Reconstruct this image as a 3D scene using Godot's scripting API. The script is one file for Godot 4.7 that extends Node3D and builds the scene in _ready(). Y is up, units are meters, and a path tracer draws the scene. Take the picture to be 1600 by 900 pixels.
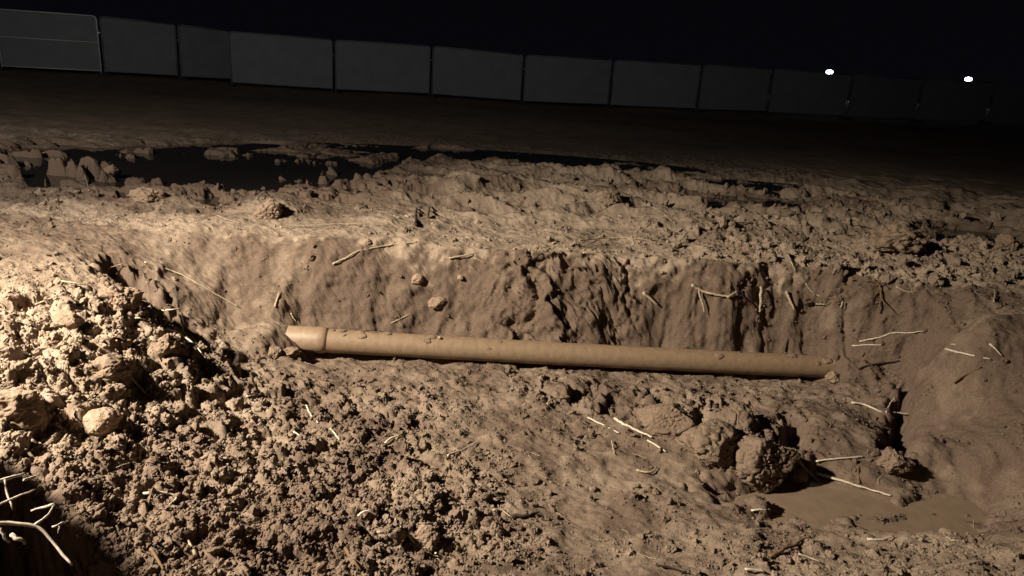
extends Node3D
# Night on a building site: a brown pipe laid in a fresh pit, spoil heaps round it, a clad temporary fence behind, one work light on a mast to the left.
# x is to the right, y up, the view looks along -z; "d" below is the distance in front of the viewer (-z), all in metres.

const CAM_HEIGHT := 1.6
const CAM_PITCH := -17.2
const CAM_ROLL := 3.6
const CAM_FOV := 42.0

var rng := RandomNumberGenerator.new()
var taken := {}
var mats := {}

# ------------------------------------------------------------------ terrain data
var xs := PackedFloat32Array()      # grid columns
var ds := PackedFloat32Array()      # grid rows
var heights := []                   # per row PackedFloat32Array
var walls := []                     # per row PackedFloat32Array: 1 on the cut wall of the pit
var rows := []                      # per row PackedVector3Array, the finished surface
var row_normals := []
var row_colors := []
var col_lip := PackedFloat32Array()
var col_base := PackedFloat32Array()
var floor_img: Image
var crumb_img: Image
const GX0 := -7.0
const GX1 := 8.0
const GD0 := 1.0
const GD1 := 12.0
const GSTEP := 0.05

var n_soft := FastNoiseLite.new()
var n_mid := FastNoiseLite.new()
var n_fine := FastNoiseLite.new()
var n_warp := FastNoiseLite.new()
var n_rut := FastNoiseLite.new()
var n_plate := FastNoiseLite.new()
var n_lump := FastNoiseLite.new()
var n_lump2 := FastNoiseLite.new()
var n_lump3 := FastNoiseLite.new()
var n_tint := FastNoiseLite.new()
var n_cell := FastNoiseLite.new()

# far edge of the pit and foot of its far wall: x, d
var lip_line := [Vector2(-30, 6.5), Vector2(-6, 6.45), Vector2(-3.4, 6.38), Vector2(-2.0, 6.42), Vector2(-0.1, 6.5), Vector2(1.1, 6.5), Vector2(2.2, 6.55), Vector2(3.0, 6.6), Vector2(3.7, 6.35), Vector2(4.6, 6.2), Vector2(7, 6.1), Vector2(30, 6.1)]
var base_line := [Vector2(-30, 5.6), Vector2(-6, 5.6), Vector2(-3.6, 5.5), Vector2(-2.9, 5.5), Vector2(-2.35, 5.72), Vector2(-1.8, 6.02), Vector2(0, 6.12), Vector2(1.5, 6.2), Vector2(2.7, 6.27), Vector2(3.3, 6.1), Vector2(3.7, 5.7), Vector2(4.6, 5.2), Vector2(7, 5.0), Vector2(30, 5.0)]
var pipe_a := Vector3(-1.691, -0.792, -5.9)
var pipe_b := Vector3(2.931, -0.91, -6.32)
const PIPE_R := 0.1

# levels of the dug ground: x, d, height
var floor_points := [
	Vector3(-1.743, 5.85, -0.88),
	Vector3(-0.491, 5.774, -0.92),
	Vector3(1.136, 5.891, -0.96),
	Vector3(2.784, 6.051, -0.98),
	Vector3(-1.076, 5.009, -0.86),
	Vector3(-0.682, 4.895, -0.88),
	Vector3(0.053, 5.298, -0.92),
	Vector3(0.533, 5.04, -0.92),
	Vector3(1.634, 5.691, -0.94),
	Vector3(1.025, 5.173, -0.9),
	Vector3(0.474, 4.096, -0.93),
	Vector3(0.627, 3.652, -0.93),
	Vector3(0.586, 3.278, -0.9),
	Vector3(0.081, 3.735, -0.9),
	Vector3(-0.679, 3.857, -0.82),
	Vector3(-0.526, 3.011, -0.74),
	Vector3(-0.175, 3.224, -0.8),
	Vector3(-1.294, 4.031, -0.75),
	Vector3(-0.973, 2.982, -0.68),
	Vector3(-1.723, 5.12, -0.8),
	Vector3(-1.813, 4.375, -0.7),
	Vector3(-1.881, 3.654, -0.58),
	Vector3(-1.376, 2.88, -0.6),
	Vector3(-1.87, 3.173, -0.52),
	Vector3(-2.2, 3.328, -0.42),
	Vector3(-2.501, 3.627, -0.3),
	Vector3(-2.71, 3.984, -0.2),
	Vector3(-3.162, 4.351, -0.08),
	Vector3(-2.874, 4.536, -0.08),
	Vector3(-2.551, 4.692, -0.2),
	Vector3(-2.167, 4.746, -0.52),
	Vector3(-1.892, 5.062, -0.76),
	Vector3(-3.061, 5.937, -0.3),
	Vector3(-2.434, 5.719, -0.66),
	Vector3(-1.931, 5.761, -0.88),
	Vector3(-3.328, 5.735, -0.1),
	Vector3(-3.743, 5.228, -0.02),
	Vector3(-4.448, 6.281, 0),
	Vector3(2.083, 4.101, -1),
	Vector3(1.953, 4.302, -1),
	Vector3(2.576, 4.297, -1),
	Vector3(2.691, 5.113, -0.86),
	Vector3(2.603, 5.607, -0.92),
	Vector3(2.265, 5.266, -0.86),
	Vector3(1.625, 3.43, -0.86),
	Vector3(2.172, 3.512, -0.84),
	Vector3(2.5, 3.491, -0.8),
	Vector3(2.847, 3.569, -0.75),
	Vector3(1.303, 3.508, -0.86),
	Vector3(1.462, 4.065, -0.93),
	Vector3(1.586, 4.947, -0.8),
	Vector3(1.289, 4.847, -0.82),
	Vector3(1.754, 4.718, -0.82),
	Vector3(2.29, 4.825, -0.84),
	Vector3(3.352, 5.988, -0.9),
	Vector3(3.309, 5.488, -0.62),
	Vector3(3.424, 5.281, -0.52),
	Vector3(3.722, 5.103, -0.42),
	Vector3(2.971, 4.765, -0.76),
	Vector3(3.174, 4.545, -0.82),
	Vector3(3.289, 4.238, -0.84),
	Vector3(3.438, 4.566, -0.62),
	Vector3(2.989, 4.98, -0.98),
	Vector3(3.221, 4.338, -0.98),
	Vector3(3.064, 4.593, -0.98),
	Vector3(3.469, 5.318, -0.22),
	Vector3(3.77, 5.295, -0.14),
]
# humps and dips of the untouched ground: x, d, radius x, radius d, height
var humps := [
	[-5.73, 8.75, 1, 0.4, 0.22],
	[-4.814, 8.732, 0.3, 0.25, 0.08],
	[-4.984, 7.365, 0.8, 0.4, 0.08],
	[-3.813, 7.599, 0.6, 0.25, 0.05],
	[-2.446, 7.262, 0.35, 0.3, 0.12],
	[-2.362, 8.317, 1.2, 0.5, 0.08],
	[-0.723, 9.378, 1.6, 0.5, 0.12],
	[1.679, 7.985, 0.7, 0.45, 0.12],
	[1.176, 9.061, 0.5, 0.3, 0.1],
	[3.93, 7.618, 0.38, 0.3, 0.2],
	[3.944, 9.564, 1.2, 0.35, 0.1],
	[4.861, 7.403, 0.5, 0.3, 0.1],
	[-0.979, 7.189, 0.5, 0.3, 0.04],
	[2.469, 7.177, 0.5, 0.3, 0.06],
	[0.173, 10.967, 1.6, 0.3, 0.1],
	[3.223, 11.171, 2, 0.3, 0.1],
	[5.814, 9.827, 1.2, 0.3, 0.1],
]
# standing water: x, d, radius x, radius d
var pools := [
	[-4.062, 9.746, 2.9, 2.2, -0.07],
	[-0.569, 12.741, 2.8, 0.8, -0.08],
	[2.809, 9.885, 1.5, 0.5, -0.1],
	[0.976, 12.352, 1.3, 0.5, -0.09],
	[3.514, 11.477, 1.2, 0.45, -0.09],
	[5.21, 8.557, 0.6, 0.5, -0.1],
	[2.16, 4.181, 0.8, 0.42, -1.025],
]
# cloddy (+) and smoothed (-) places: x, d, radius, amount
var cloddy := [
	[0.799, 10.502, 1.3, 0.3],
	[3.303, 9.885, 1.3, 0.35],
	[4.952, 8.966, 1.3, 0.35],
	[1.414, 5.188, 0.55, 0.45],
	[0.461, 5.535, 0.45, 0.35],
	[2.343, 5.471, 0.4, 0.2],
	[-2.356, 3.946, 1.2, 0.5],
	[-1.686, 4.048, 1, 0.42],
	[-1.041, 3.205, 0.7, 0.42],
	[-0.32, 3.679, 0.4, 0.6],
	[-0.845, 4.772, 0.6, 0.12],
	[-0.444, 5.298, 0.5, 0.2],
	[0.664, 3.656, 0.45, -0.6],
	[0.95, 4.078, 0.4, -0.5],
	[0.407, 4.38, 0.4, -0.15],
	[2.239, 4.188, 0.45, -0.6],
	[3.226, 4.687, 0.7, -0.6],
	[-3.605, 5.791, 0.8, -0.3],
	[1.625, 3.43, 0.4, 0.1],
	[2.5, 3.491, 0.4, 0.2],
	[1.304, 5.106, 0.4, 0.25],
	[3.387, 6.466, 0.8, 0.5],
	[2.21, 7.379, 0.7, 0.35],
	[-0.689, 7.43, 1.3, -0.25],
	[-1.969, 6.289, 1, -0.4],
	[4.996, 7.309, 0.9, 0.5],
	[-2.347, 5.157, 0.5, 0.3],
	[3.29, 5.678, 0.5, -0.1],
]
# narrow gaps and holes: from x, d, to x, d, width, depth
var gaps := [
	[-3.114, 5.646, -2.378, 5.231, 0.12, 0.42],
	[-2.706, 4.555, -2.41, 4.659, 0.07, 0.14],
	[-3.057, 4.56, -3.129, 4.417, 0.06, 0.12],
	[-2.118, 3.55, -2.053, 3.649, 0.05, 0.08],
	[-0.536, 4.184, -0.427, 4.119, 0.05, 0.07],
	[-0.438, 3.249, -0.115, 3.324, 0.08, 0.1],
	[-1.874, 5.588, -1.66, 5.743, 0.06, 0.1],
	[3.357, 5.859, 2.751, 4.716, 0.07, 0.28],
	[2.144, 5.01, 2.012, 4.757, 0.09, 0.2],
	[0.78, 5.126, 0.937, 5.043, 0.06, 0.12],
]
# wheel ruts: from x, d, to x, d, width, depth
var ruts := [
	[1.8, 10.027, 3.308, 8.473, 0.17, 0.24],
	[0.027, 11.866, 1.674, 11.346, 0.2, 0.2],
	[2.554, 11.392, 3.932, 10.603, 0.2, 0.22],
	[-2.259, 9.927, -1.291, 13.435, 0.2, 0.2],
	[4.188, 10.438, 6.762, 10.128, 0.22, 0.2],
	[4.682, 8.368, 5.29, 7.78, 0.16, 0.22],
	[-1.269, 8.714, 1.068, 9.563, 0.2, 0.14],
	[-6.715, 10.453, -4.143, 12.42, 0.3, 0.15],
	[0.509, 8.138, 1.442, 8.741, 0.1, 0.12],
]
var fence_feet := [
	Vector2(-60, 0.06),
	Vector2(-17.9, 0.06),
	Vector2(-15.1, 0.05),
	Vector2(-11.2, -0.15),
	Vector2(-7.5, -0.24),
	Vector2(-0.1, -0.29),
	Vector2(7.6, -0.3),
	Vector2(60, -0.3),
]


func _ready() -> void:
	rng.seed = 7
	# ---- camera
	var cam := Camera3D.new()
	cam.name = "camera"
	cam.fov = CAM_FOV
	cam.near = 0.05
	cam.far = 900.0
	cam.position = Vector3(0, CAM_HEIGHT, 0)
	cam.rotation_order = EULER_ORDER_YXZ
	cam.rotation_degrees = Vector3(CAM_PITCH, 0, CAM_ROLL)
	add_child(cam)
	cam.current = true
	# ---- night sky
	var sky_mat := ProceduralSkyMaterial.new()
	sky_mat.sky_top_color = Color(0.022, 0.02, 0.032)
	sky_mat.sky_horizon_color = Color(0.026, 0.024, 0.038)
	sky_mat.ground_bottom_color = Color(0.02, 0.018, 0.02)
	sky_mat.ground_horizon_color = Color(0.024, 0.022, 0.03)
	sky_mat.sun_angle_max = 0.0
	var sky := Sky.new()
	sky.sky_material = sky_mat
	var env := Environment.new()
	env.background_mode = Environment.BG_SKY
	env.sky = sky
	env.background_energy_multiplier = 1.0
	env.tonemap_mode = Environment.TONE_MAPPER_LINEAR
	env.tonemap_exposure = 1.0
	env.sdfgi_enabled = true
	env.ssao_enabled = true
	env.ssil_enabled = true
	var we := WorldEnvironment.new()
	we.name = "world_environment"
	we.environment = env
	add_child(we)
	# ---- the lamps stand in their builders: work_light() and far_floodlight()
	setup_noise()
	make_materials()
	build_ground()
	build_water()
	build_fence()
	work_light(Vector3(-6.2, 0, -2.0), 5.4)
	far_floodlight(Vector3(23.92, 1.826, -62), "far bright floodlight above the fence, the left of two")
	far_floodlight(Vector3(37.114, 1.976, -66), "far bright floodlight above the fence, the right of two")
	build_pipe()
	build_clods()
	scatter_soil()
	build_stalks()
	scatter_straw()


# ------------------------------------------------------------------ small helpers
func numbered(called: String) -> String:
	var k: int = taken.get(called, 0)
	taken[called] = k + 1
	return called if k == 0 else "%s_%03d" % [called, k]


func tag(o: Node3D, label: String, category: String, group := "", kind := "") -> Node3D:
	if label: o.set_meta("label", label)
	if category: o.set_meta("category", category)
	if group: o.set_meta("group", group)
	if kind: o.set_meta("kind", kind)
	return o


func thing(called: String, label: String, category: String, at := Vector3.ZERO, turn := 0.0, group := "") -> Node3D:
	var o := Node3D.new()
	o.name = numbered(called)
	add_child(o)
	o.position = at
	o.rotation.y = turn
	tag(o, label, category, group)
	return o


func obj(called: String, mesh: Mesh, mat: Material, parent: Node3D = null) -> MeshInstance3D:
	var o := MeshInstance3D.new()
	o.mesh = mesh
	o.material_override = mat
	if parent:
		o.name = called
		parent.add_child(o, true)
	else:
		o.name = numbered(called)
		add_child(o)
	return o


func ease01(t: float) -> float:
	t = clampf(t, 0.0, 1.0)
	return t * t * (3.0 - 2.0 * t)


func along(line: Array, x: float) -> float:
	for i in range(line.size() - 1):
		var a: Vector2 = line[i]
		var b: Vector2 = line[i + 1]
		if x <= b.x:
			return lerpf(a.y, b.y, clampf((x - a.x) / (b.x - a.x), 0.0, 1.0))
	return line[-1].y


func mesh_of(v: PackedVector3Array, idx: PackedInt32Array, smooth := true) -> ArrayMesh:
	var st := SurfaceTool.new()
	st.begin(Mesh.PRIMITIVE_TRIANGLES)
	if smooth:
		st.set_smooth_group(0)
		for p in v:
			st.add_vertex(p)
		for i in idx:
			st.add_index(i)
	else:
		st.set_smooth_group(-1)
		for i in idx:
			st.add_vertex(v[i])
	st.generate_normals()
	return st.commit()


# a tapered tube through points, closed at both ends
func tube(points: PackedVector3Array, radii: PackedFloat32Array, sides := 7) -> ArrayMesh:
	var v := PackedVector3Array()
	var idx := PackedInt32Array()
	var n := points.size()
	var up := Vector3(0.13, 0.97, 0.21).normalized()
	for i in n:
		var t: Vector3 = (points[mini(i + 1, n - 1)] - points[maxi(i - 1, 0)]).normalized()
		var a := t.cross(up)
		if a.length() < 0.05:
			a = t.cross(Vector3.RIGHT)
		a = a.normalized()
		var b := t.cross(a)
		for k in sides:
			var f := TAU * k / sides
			v.append(points[i] + (a * cos(f) + b * sin(f)) * radii[i])
	for i in n - 1:
		for k in sides:
			var p := i * sides + k
			var q := i * sides + (k + 1) % sides
			idx.append_array([p, q, p + sides, q, q + sides, p + sides])
	for e in [0, n - 1]:
		var c := v.size()
		v.append(points[e])
		for k in sides:
			var p: int = e * sides + k
			var q: int = e * sides + (k + 1) % sides
			idx.append_array([c, q, p] if e == 0 else [c, p, q])
	return mesh_of(v, idx)


# a box with chamfered edges
func block(size: Vector3, chamfer := 0.01) -> ArrayMesh:
	var h := size * 0.5
	var v := PackedVector3Array()
	var idx := PackedInt32Array()
	var st := SurfaceTool.new()
	st.begin(Mesh.PRIMITIVE_TRIANGLES)
	st.set_smooth_group(-1)
	var c := minf(chamfer, minf(h.x, minf(h.y, h.z)) * 0.45)
	var pts := PackedVector3Array()
	for sx in [-1.0, 1.0]:
		for sy in [-1.0, 1.0]:
			for sz in [-1.0, 1.0]:
				pts.append(Vector3(sx * (h.x - c), sy * (h.y - c), sz * h.z))
				pts.append(Vector3(sx * (h.x - c), sy * h.y, sz * (h.z - c)))
				pts.append(Vector3(sx * h.x, sy * (h.y - c), sz * (h.z - c)))
	return hull(pts)


# the convex hull of a few points, flat shaded
func hull(pts: PackedVector3Array) -> ArrayMesh:
	var st := SurfaceTool.new()
	st.begin(Mesh.PRIMITIVE_TRIANGLES)
	st.set_smooth_group(-1)
	var n := pts.size()
	var done := {}
	for i in n:
		for j in range(i + 1, n):
			for k in range(j + 1, n):
				var nn := (pts[j] - pts[i]).cross(pts[k] - pts[i])
				if nn.length() < 1e-10:
					continue
				nn = nn.normalized()
				var off := nn.dot(pts[i])
				var above := 0
				var below := 0
				var flat := []
				for m in n:
					var e := nn.dot(pts[m]) - off
					if e > 1e-6: above += 1
					elif e < -1e-6: below += 1
					else: flat.append(m)
				if above > 0 and below > 0:
					continue
				if above > 0:
					nn = -nn
				var key := str(flat)
				if done.has(key):
					continue
				done[key] = true
				var mid := Vector3.ZERO
				for m in flat: mid += pts[m]
				mid /= flat.size()
				var ax := (pts[flat[0]] - mid).normalized()
				var ay := nn.cross(ax)
				flat.sort_custom(func(p, q): return atan2((pts[p] - mid).dot(ay), (pts[p] - mid).dot(ax)) < atan2((pts[q] - mid).dot(ay), (pts[q] - mid).dot(ax)))
				for m in range(1, flat.size() - 1):
					st.add_vertex(pts[flat[0]])
					st.add_vertex(pts[flat[m + 1]])
					st.add_vertex(pts[flat[m]])
	st.generate_normals()
	return st.commit()


# ------------------------------------------------------------------ materials
func noise_tex(freq: float, seed_n: int, size := 512, octaves := 4, ramp: Gradient = null) -> NoiseTexture2D:
	var n := FastNoiseLite.new()
	n.seed = seed_n
	n.noise_type = FastNoiseLite.TYPE_SIMPLEX
	n.frequency = freq
	n.fractal_octaves = octaves
	var t := NoiseTexture2D.new()
	t.width = size
	t.height = size
	t.seamless = true
	t.noise = n
	if ramp: t.color_ramp = ramp
	return t


func ramp(a: Color, b: Color) -> Gradient:
	var g := Gradient.new()
	g.set_color(0, a)
	g.set_color(1, b)
	return g


func soil_material(relief: float) -> StandardMaterial3D:
	var m := StandardMaterial3D.new()
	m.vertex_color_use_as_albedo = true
	m.roughness = 0.95
	m.metallic_specular = 0.25
	m.uv1_triplanar = true
	m.uv1_world_triplanar = true
	m.uv1_scale = Vector3.ONE * 1.7
	m.albedo_texture = mats.grain
	m.heightmap_enabled = true
	m.heightmap_texture = mats.relief
	m.heightmap_scale = relief
	return m


func plain(c: Color, rough: float, metal := 0.0) -> StandardMaterial3D:
	var m := StandardMaterial3D.new()
	m.albedo_color = c
	m.roughness = rough
	m.metallic = metal
	return m


func grained(c: Color, dark: float, rough: float, scale: float, seed_n: int, metal := 0.0) -> StandardMaterial3D:
	var m := plain(c, rough, metal)
	m.albedo_texture = noise_tex(0.02, seed_n, 256, 5, ramp(Color(dark, dark, dark), Color.WHITE))
	m.uv1_triplanar = true
	m.uv1_scale = Vector3.ONE * scale
	return m


func make_materials() -> void:
	mats.grain = noise_tex(0.03, 11, 1024, 6, ramp(Color(0.74, 0.73, 0.72), Color(1, 1, 1)))
	mats.relief = noise_tex(0.035, 12, 1024, 6)
	mats.soil = soil_material(0.25)
	mats.crumb = soil_material(0.3)
	mats.straw = grained(Color(0.79, 0.71, 0.59), 0.6, 0.8, 9.0, 21)
	mats.white_root = grained(Color(0.90, 0.84, 0.75), 0.7, 0.75, 9.0, 22)
	mats.brown_root = grained(Color(0.52, 0.41, 0.29), 0.55, 0.9, 9.0, 23)
	mats.dark_root = grained(Color(0.25, 0.18, 0.13), 0.55, 0.95, 9.0, 24)
	mats.pipe = grained(Color(0.555, 0.462, 0.365), 0.84, 0.58, 2.4, 25)
	mats.sheet = grained(Color(0.50, 0.51, 0.53), 0.92, 0.8, 0.25, 26)
	mats.glint_rail = grained(Color(0.93, 0.94, 0.95), 0.8, 0.4, 2.0, 30)  # whitened so the rails carry a lamp glint in their colour
	mats.dull_steel = grained(Color(0.47, 0.48, 0.50), 0.8, 0.75, 2.0, 28)
	mats.steel = grained(Color(0.80, 0.82, 0.85), 0.75, 0.35, 2.0, 27, 0.8)
	mats.foot = grained(Color(0.23, 0.24, 0.26), 0.6, 0.95, 3.0, 28)
	mats.housing = plain(Color(0.10, 0.10, 0.11), 0.6)
	mats.muddy = grained(Color(0.52, 0.445, 0.37), 0.9, 0.22, 1.5, 29)
	mats.water = plain(Color(0.17, 0.155, 0.14), 0.05)
	var lens := plain(Color(0.9, 0.9, 0.9), 0.3)
	lens.emission_enabled = true
	lens.emission = Color(0.86, 0.97, 1.0)
	lens.emission_energy_multiplier = 5.0
	mats.far_lens = lens
	var lens2 := lens.duplicate()
	lens2.emission = Color(1.0, 0.95, 0.86)
	lens2.emission_energy_multiplier = 6.0
	mats.work_lens = lens2


# ------------------------------------------------------------------ ground
func set_noise(n: FastNoiseLite, seed_n: int, freq: float, octaves: int, kind := FastNoiseLite.TYPE_SIMPLEX, ret := FastNoiseLite.RETURN_DISTANCE) -> void:
	n.seed = seed_n
	n.noise_type = kind
	n.frequency = freq
	n.fractal_type = FastNoiseLite.FRACTAL_FBM if octaves > 1 else FastNoiseLite.FRACTAL_NONE
	n.fractal_octaves = octaves
	n.cellular_return_type = ret
	n.cellular_distance_function = FastNoiseLite.DISTANCE_EUCLIDEAN
	n.cellular_jitter = 1.0


func setup_noise() -> void:
	set_noise(n_soft, 3, 0.9, 3)
	set_noise(n_mid, 4, 4.0, 4)
	set_noise(n_fine, 5, 17.0, 3)
	set_noise(n_warp, 6, 9.0, 2)
	set_noise(n_rut, 7, 1.0, 3)
	set_noise(n_plate, 8, 4.2, 1, FastNoiseLite.TYPE_CELLULAR, FastNoiseLite.RETURN_DISTANCE2_SUB)
	set_noise(n_cell, 8, 4.2, 1, FastNoiseLite.TYPE_CELLULAR, FastNoiseLite.RETURN_CELL_VALUE)
	set_noise(n_lump, 9, 8.0, 1, FastNoiseLite.TYPE_CELLULAR)
	set_noise(n_lump2, 10, 19.0, 1, FastNoiseLite.TYPE_CELLULAR)
	set_noise(n_lump3, 12, 38.0, 1, FastNoiseLite.TYPE_CELLULAR)
	set_noise(n_tint, 13, 1.3, 5)


func fill_line(into: PackedFloat32Array, stops: Array) -> void:   # stops: end, step (a step below 0 grows by that factor)
	var p: float = into[-1]
	for s in stops:
		var end: float = s[0]
		var step: float = s[1]
		if step > 0.0:
			var n: int = maxi(1, roundi((end - p) / step))
			for i in range(1, n + 1):
				into.append(lerpf(p, end, float(i) / n))
		else:
			var w: float = into[-1] - into[-2]
			while into[-1] < end:
				w *= -step
				into.append(into[-1] + w)
		p = into[-1]


func thin_plate(q: float) -> float:
	return 0.0 if q < 1e-9 else 0.5 * q * log(q)


# a smooth surface through the levels, solved once and drawn up on a 0.1 m grid
func solve_floor() -> void:
	var n: int = floor_points.size()
	var m := n + 3
	var a := []
	for i in m:
		var row := PackedFloat64Array()
		row.resize(m + 1)
		a.append(row)
	for i in n:
		var pi: Vector3 = floor_points[i]
		for j in n:
			var pj: Vector3 = floor_points[j]
			a[i][j] = thin_plate((pi.x - pj.x) ** 2 + (pi.y - pj.y) ** 2)
		a[i][i] += 0.004
		for c in 3:
			var t: float = [1.0, pi.x, pi.y][c]
			a[i][n + c] = t
			a[n + c][i] = t
		a[i][m] = pi.z
	for c in m:
		var best := c
		for r in range(c + 1, m):
			if absf(a[r][c]) > absf(a[best][c]): best = r
		var sw = a[c]
		a[c] = a[best]
		a[best] = sw
		for r in range(c + 1, m):
			var f: float = a[r][c] / a[c][c]
			if f != 0.0:
				for k in range(c, m + 1):
					a[r][k] -= f * a[c][k]
	var w := PackedFloat64Array()
	w.resize(m)
	for c in range(m - 1, -1, -1):
		var s: float = a[c][m]
		for k in range(c + 1, m):
			s -= a[c][k] * w[k]
		w[c] = s / a[c][c]
	var nx := roundi((GX1 - GX0) / 0.1) + 1
	var nd := roundi((GD1 - GD0) / 0.1) + 1
	floor_img = Image.create_empty(nx, nd, false, Image.FORMAT_RF)
	for j in nd:
		var d := GD0 + j * 0.1
		for i in nx:
			var x := GX0 + i * 0.1
			var h: float = w[n] + w[n + 1] * x + w[n + 2] * d
			if d < 7.6:
				for k in n:
					var p: Vector3 = floor_points[k]
					var q := (p.x - x) * (p.x - x) + (p.y - d) * (p.y - d)
					if q > 1e-9: h += w[k] * 0.5 * q * log(q)
			h = clampf(h, -1.15, 0.08)
			floor_img.set_pixel(i, j, Color(h, 0, 0))
	crumb_img = Image.create_empty(nx, nd, false, Image.FORMAT_RF)
	for j in nd:
		var d := GD0 + j * 0.1
		for i in nx:
			var x := GX0 + i * 0.1
			var c := 0.32
			for b in cloddy:
				var q: float = ((x - b[0]) ** 2 + (d - b[1]) ** 2) / (b[2] * b[2])
				if q < 8.0: c += b[3] * exp(-q)
			crumb_img.set_pixel(i, j, Color(clampf(c, 0.0, 1.0), 0, 0))


func sample(im: Image, x: float, d: float) -> float:
	var fx := clampf((x - GX0) / 0.1, 0.0, im.get_width() - 1.001)
	var fd := clampf((d - GD0) / 0.1, 0.0, im.get_height() - 1.001)
	var i := int(fx)
	var j := int(fd)
	fx -= i
	fd -= j
	fx = fx * fx * (3.0 - 2.0 * fx) * 0.5 + fx * 0.5
	fd = fd * fd * (3.0 - 2.0 * fd) * 0.5 + fd * 0.5
	return lerpf(lerpf(im.get_pixel(i, j).r, im.get_pixel(i + 1, j).r, fx), lerpf(im.get_pixel(i, j + 1).r, im.get_pixel(i + 1, j + 1).r, fx), fd)


func pool_depth(x: float, d: float) -> float:   # 1 in the middle of a pool, 0 at its rim, less than 0 outside
	var best := -9.0
	var wob := n_rut.get_noise_2d(x * 0.8, d * 1.5) * 0.85 + n_mid.get_noise_2d(x, d) * 0.25
	for p in pools:
		var q: float = 1.0 - (((x - p[0]) / p[2]) ** 2 + ((d - p[1]) / p[3]) ** 2) + wob
		best = maxf(best, q)
	return best


# the ground as it was before the pit was dug
func top_height(x: float, d: float) -> float:
	var h := -0.05 - 0.012 * clampf(x, -3.0, 4.0)
	if d > 8.0:
		h = lerpf(h, along(fence_feet, x), ease01((d - 8.0) / 16.0))
	var near := 1.0 - ease01((d - 10.0) / 9.0)
	h += n_soft.get_noise_2d(x * 0.8, d * 0.8) * 0.05 * near + n_soft.get_noise_2d(x * 0.09, d * 0.09) * 0.10 * (1.0 - near)
	if d > 6.3 and d < 16.0:
		for b in humps:
			var q: float = ((x - b[0]) / b[2]) ** 2 + ((d - b[1]) / b[3]) ** 2
			if q < 6.0: h += b[4] * exp(-q)
		var r := n_rut.get_noise_2d(x * 0.26 + d * 0.05, d * 1.0)
		var on := ease01((d - 7.3) / 1.0) * (1.0 - ease01((d - 11.5) / 4.0)) * ease01((x + 2.5) / 2.5)
		h += on * (0.07 - 0.30 * absf(r))
		var wander := n_soft.get_noise_2d(x * 1.1, d * 1.1) * 0.22
		for g in ruts:
			var a := Vector2(g[0], g[1])
			var b := Vector2(g[2], g[3])
			var p := Vector2(x, d + wander)
			if x < minf(a.x, b.x) - 1.0 or x > maxf(a.x, b.x) + 1.0 or d > maxf(a.y, b.y) + 1.2 or d < minf(a.y, b.y) - 1.2: continue
			var k := clampf((p - a).dot(b - a) / (b - a).length_squared(), 0.0, 1.0)
			var q: float = (p - a.lerp(b, k)).length() / g[4]
			if q < 4.0: h += g[5] * (0.35 * exp(-((q - 2.0) / 0.8) ** 2) - 0.7 * exp(-q * q * 0.8))
		h -= 0.36 * ease01(pool_depth(x, d) * 1.8)
	return h


func dug_height(x: float, d: float) -> float:
	var h := sample(floor_img, x, d)
	h += n_soft.get_noise_2d(x * 1.7 + 40.0, d * 1.7) * 0.03
	# the bed under the pipe
	var t := clampf((x - pipe_a.x) / (pipe_b.x - pipe_a.x), 0.0, 1.0)
	var off := d - lerpf(-pipe_a.z, -pipe_b.z, t)
	if absf(off) < 0.6 and x > -2.6 and x < 3.7:
		var open := ease01((x + 1.98) / 0.36) * ease01((2.98 - x) / 0.2)
		var under := lerpf(pipe_a.y, pipe_b.y, t) - PIPE_R - 0.045 + 0.03 * n_mid.get_noise_2d(x * 0.6, 3.0)
		h = lerpf(h, minf(h, under), open * exp(-((off + 0.05) / 0.2) ** 2))
		h = lerpf(h, lerpf(pipe_a.y, pipe_b.y, t) + 0.15, (1.0 - open) * exp(-(off / 0.34) ** 4) * ease01((x + 2.5) / 0.5) * ease01((3.6 - x) / 0.4))
	for g in gaps:
		var a := Vector2(g[0], g[1])
		var b := Vector2(g[2], g[3])
		var p := Vector2(x, d)
		if absf(x - (a.x + b.x) * 0.5) > 0.9: continue
		var k := clampf((p - a).dot(b - a) / maxf((b - a).length_squared(), 1e-6), 0.0, 1.0)
		var q: float = (p - a.lerp(b, k)).length() / (g[4] * (1.0 + 0.6 * n_mid.get_noise_2d(x * 1.7, d * 1.7)))
		if q < 2.4: h -= g[5] * exp(-q * q)
	# the hole at the near left corner, and an out-of-view ridge added to keep it in shadow
	var s := (Vector2(x, d) - Vector2(-2.173, 2.999)).dot(Vector2(-0.543, -0.84)) + 0.05 * n_mid.get_noise_2d(x * 0.7, d * 0.7)
	if s > -0.1:
		h = lerpf(h, -1.5, ease01((s + 0.02) / 0.07))
	var ba := Vector2(-2.42, 2.28)
	var bb := Vector2(-2.76, 2.8)
	var bk := clampf((Vector2(x, d) - ba).dot(bb - ba) / (bb - ba).length_squared(), -0.1, 1.0)
	var away := Vector2(x, d) - ba.lerp(bb, bk)
	var bq := away.length() / (0.22 if away.x > -0.35 * away.y else 0.22 + 0.45 * clampf(-away.x / 0.3, 0.0, 1.0))
	if bq < 2.5: h = lerpf(h, lerpf(0.56, 0.30, bk), exp(-bq ** 4))
	if x > 0.8 and d > 3.0 and d < 5.2: h -= 0.10 * ease01(pool_depth(x, d) * 1.5)
	# the bank on which one stands
	return lerpf(h, -0.02, ease01((2.1 - d) / 0.9))


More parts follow.
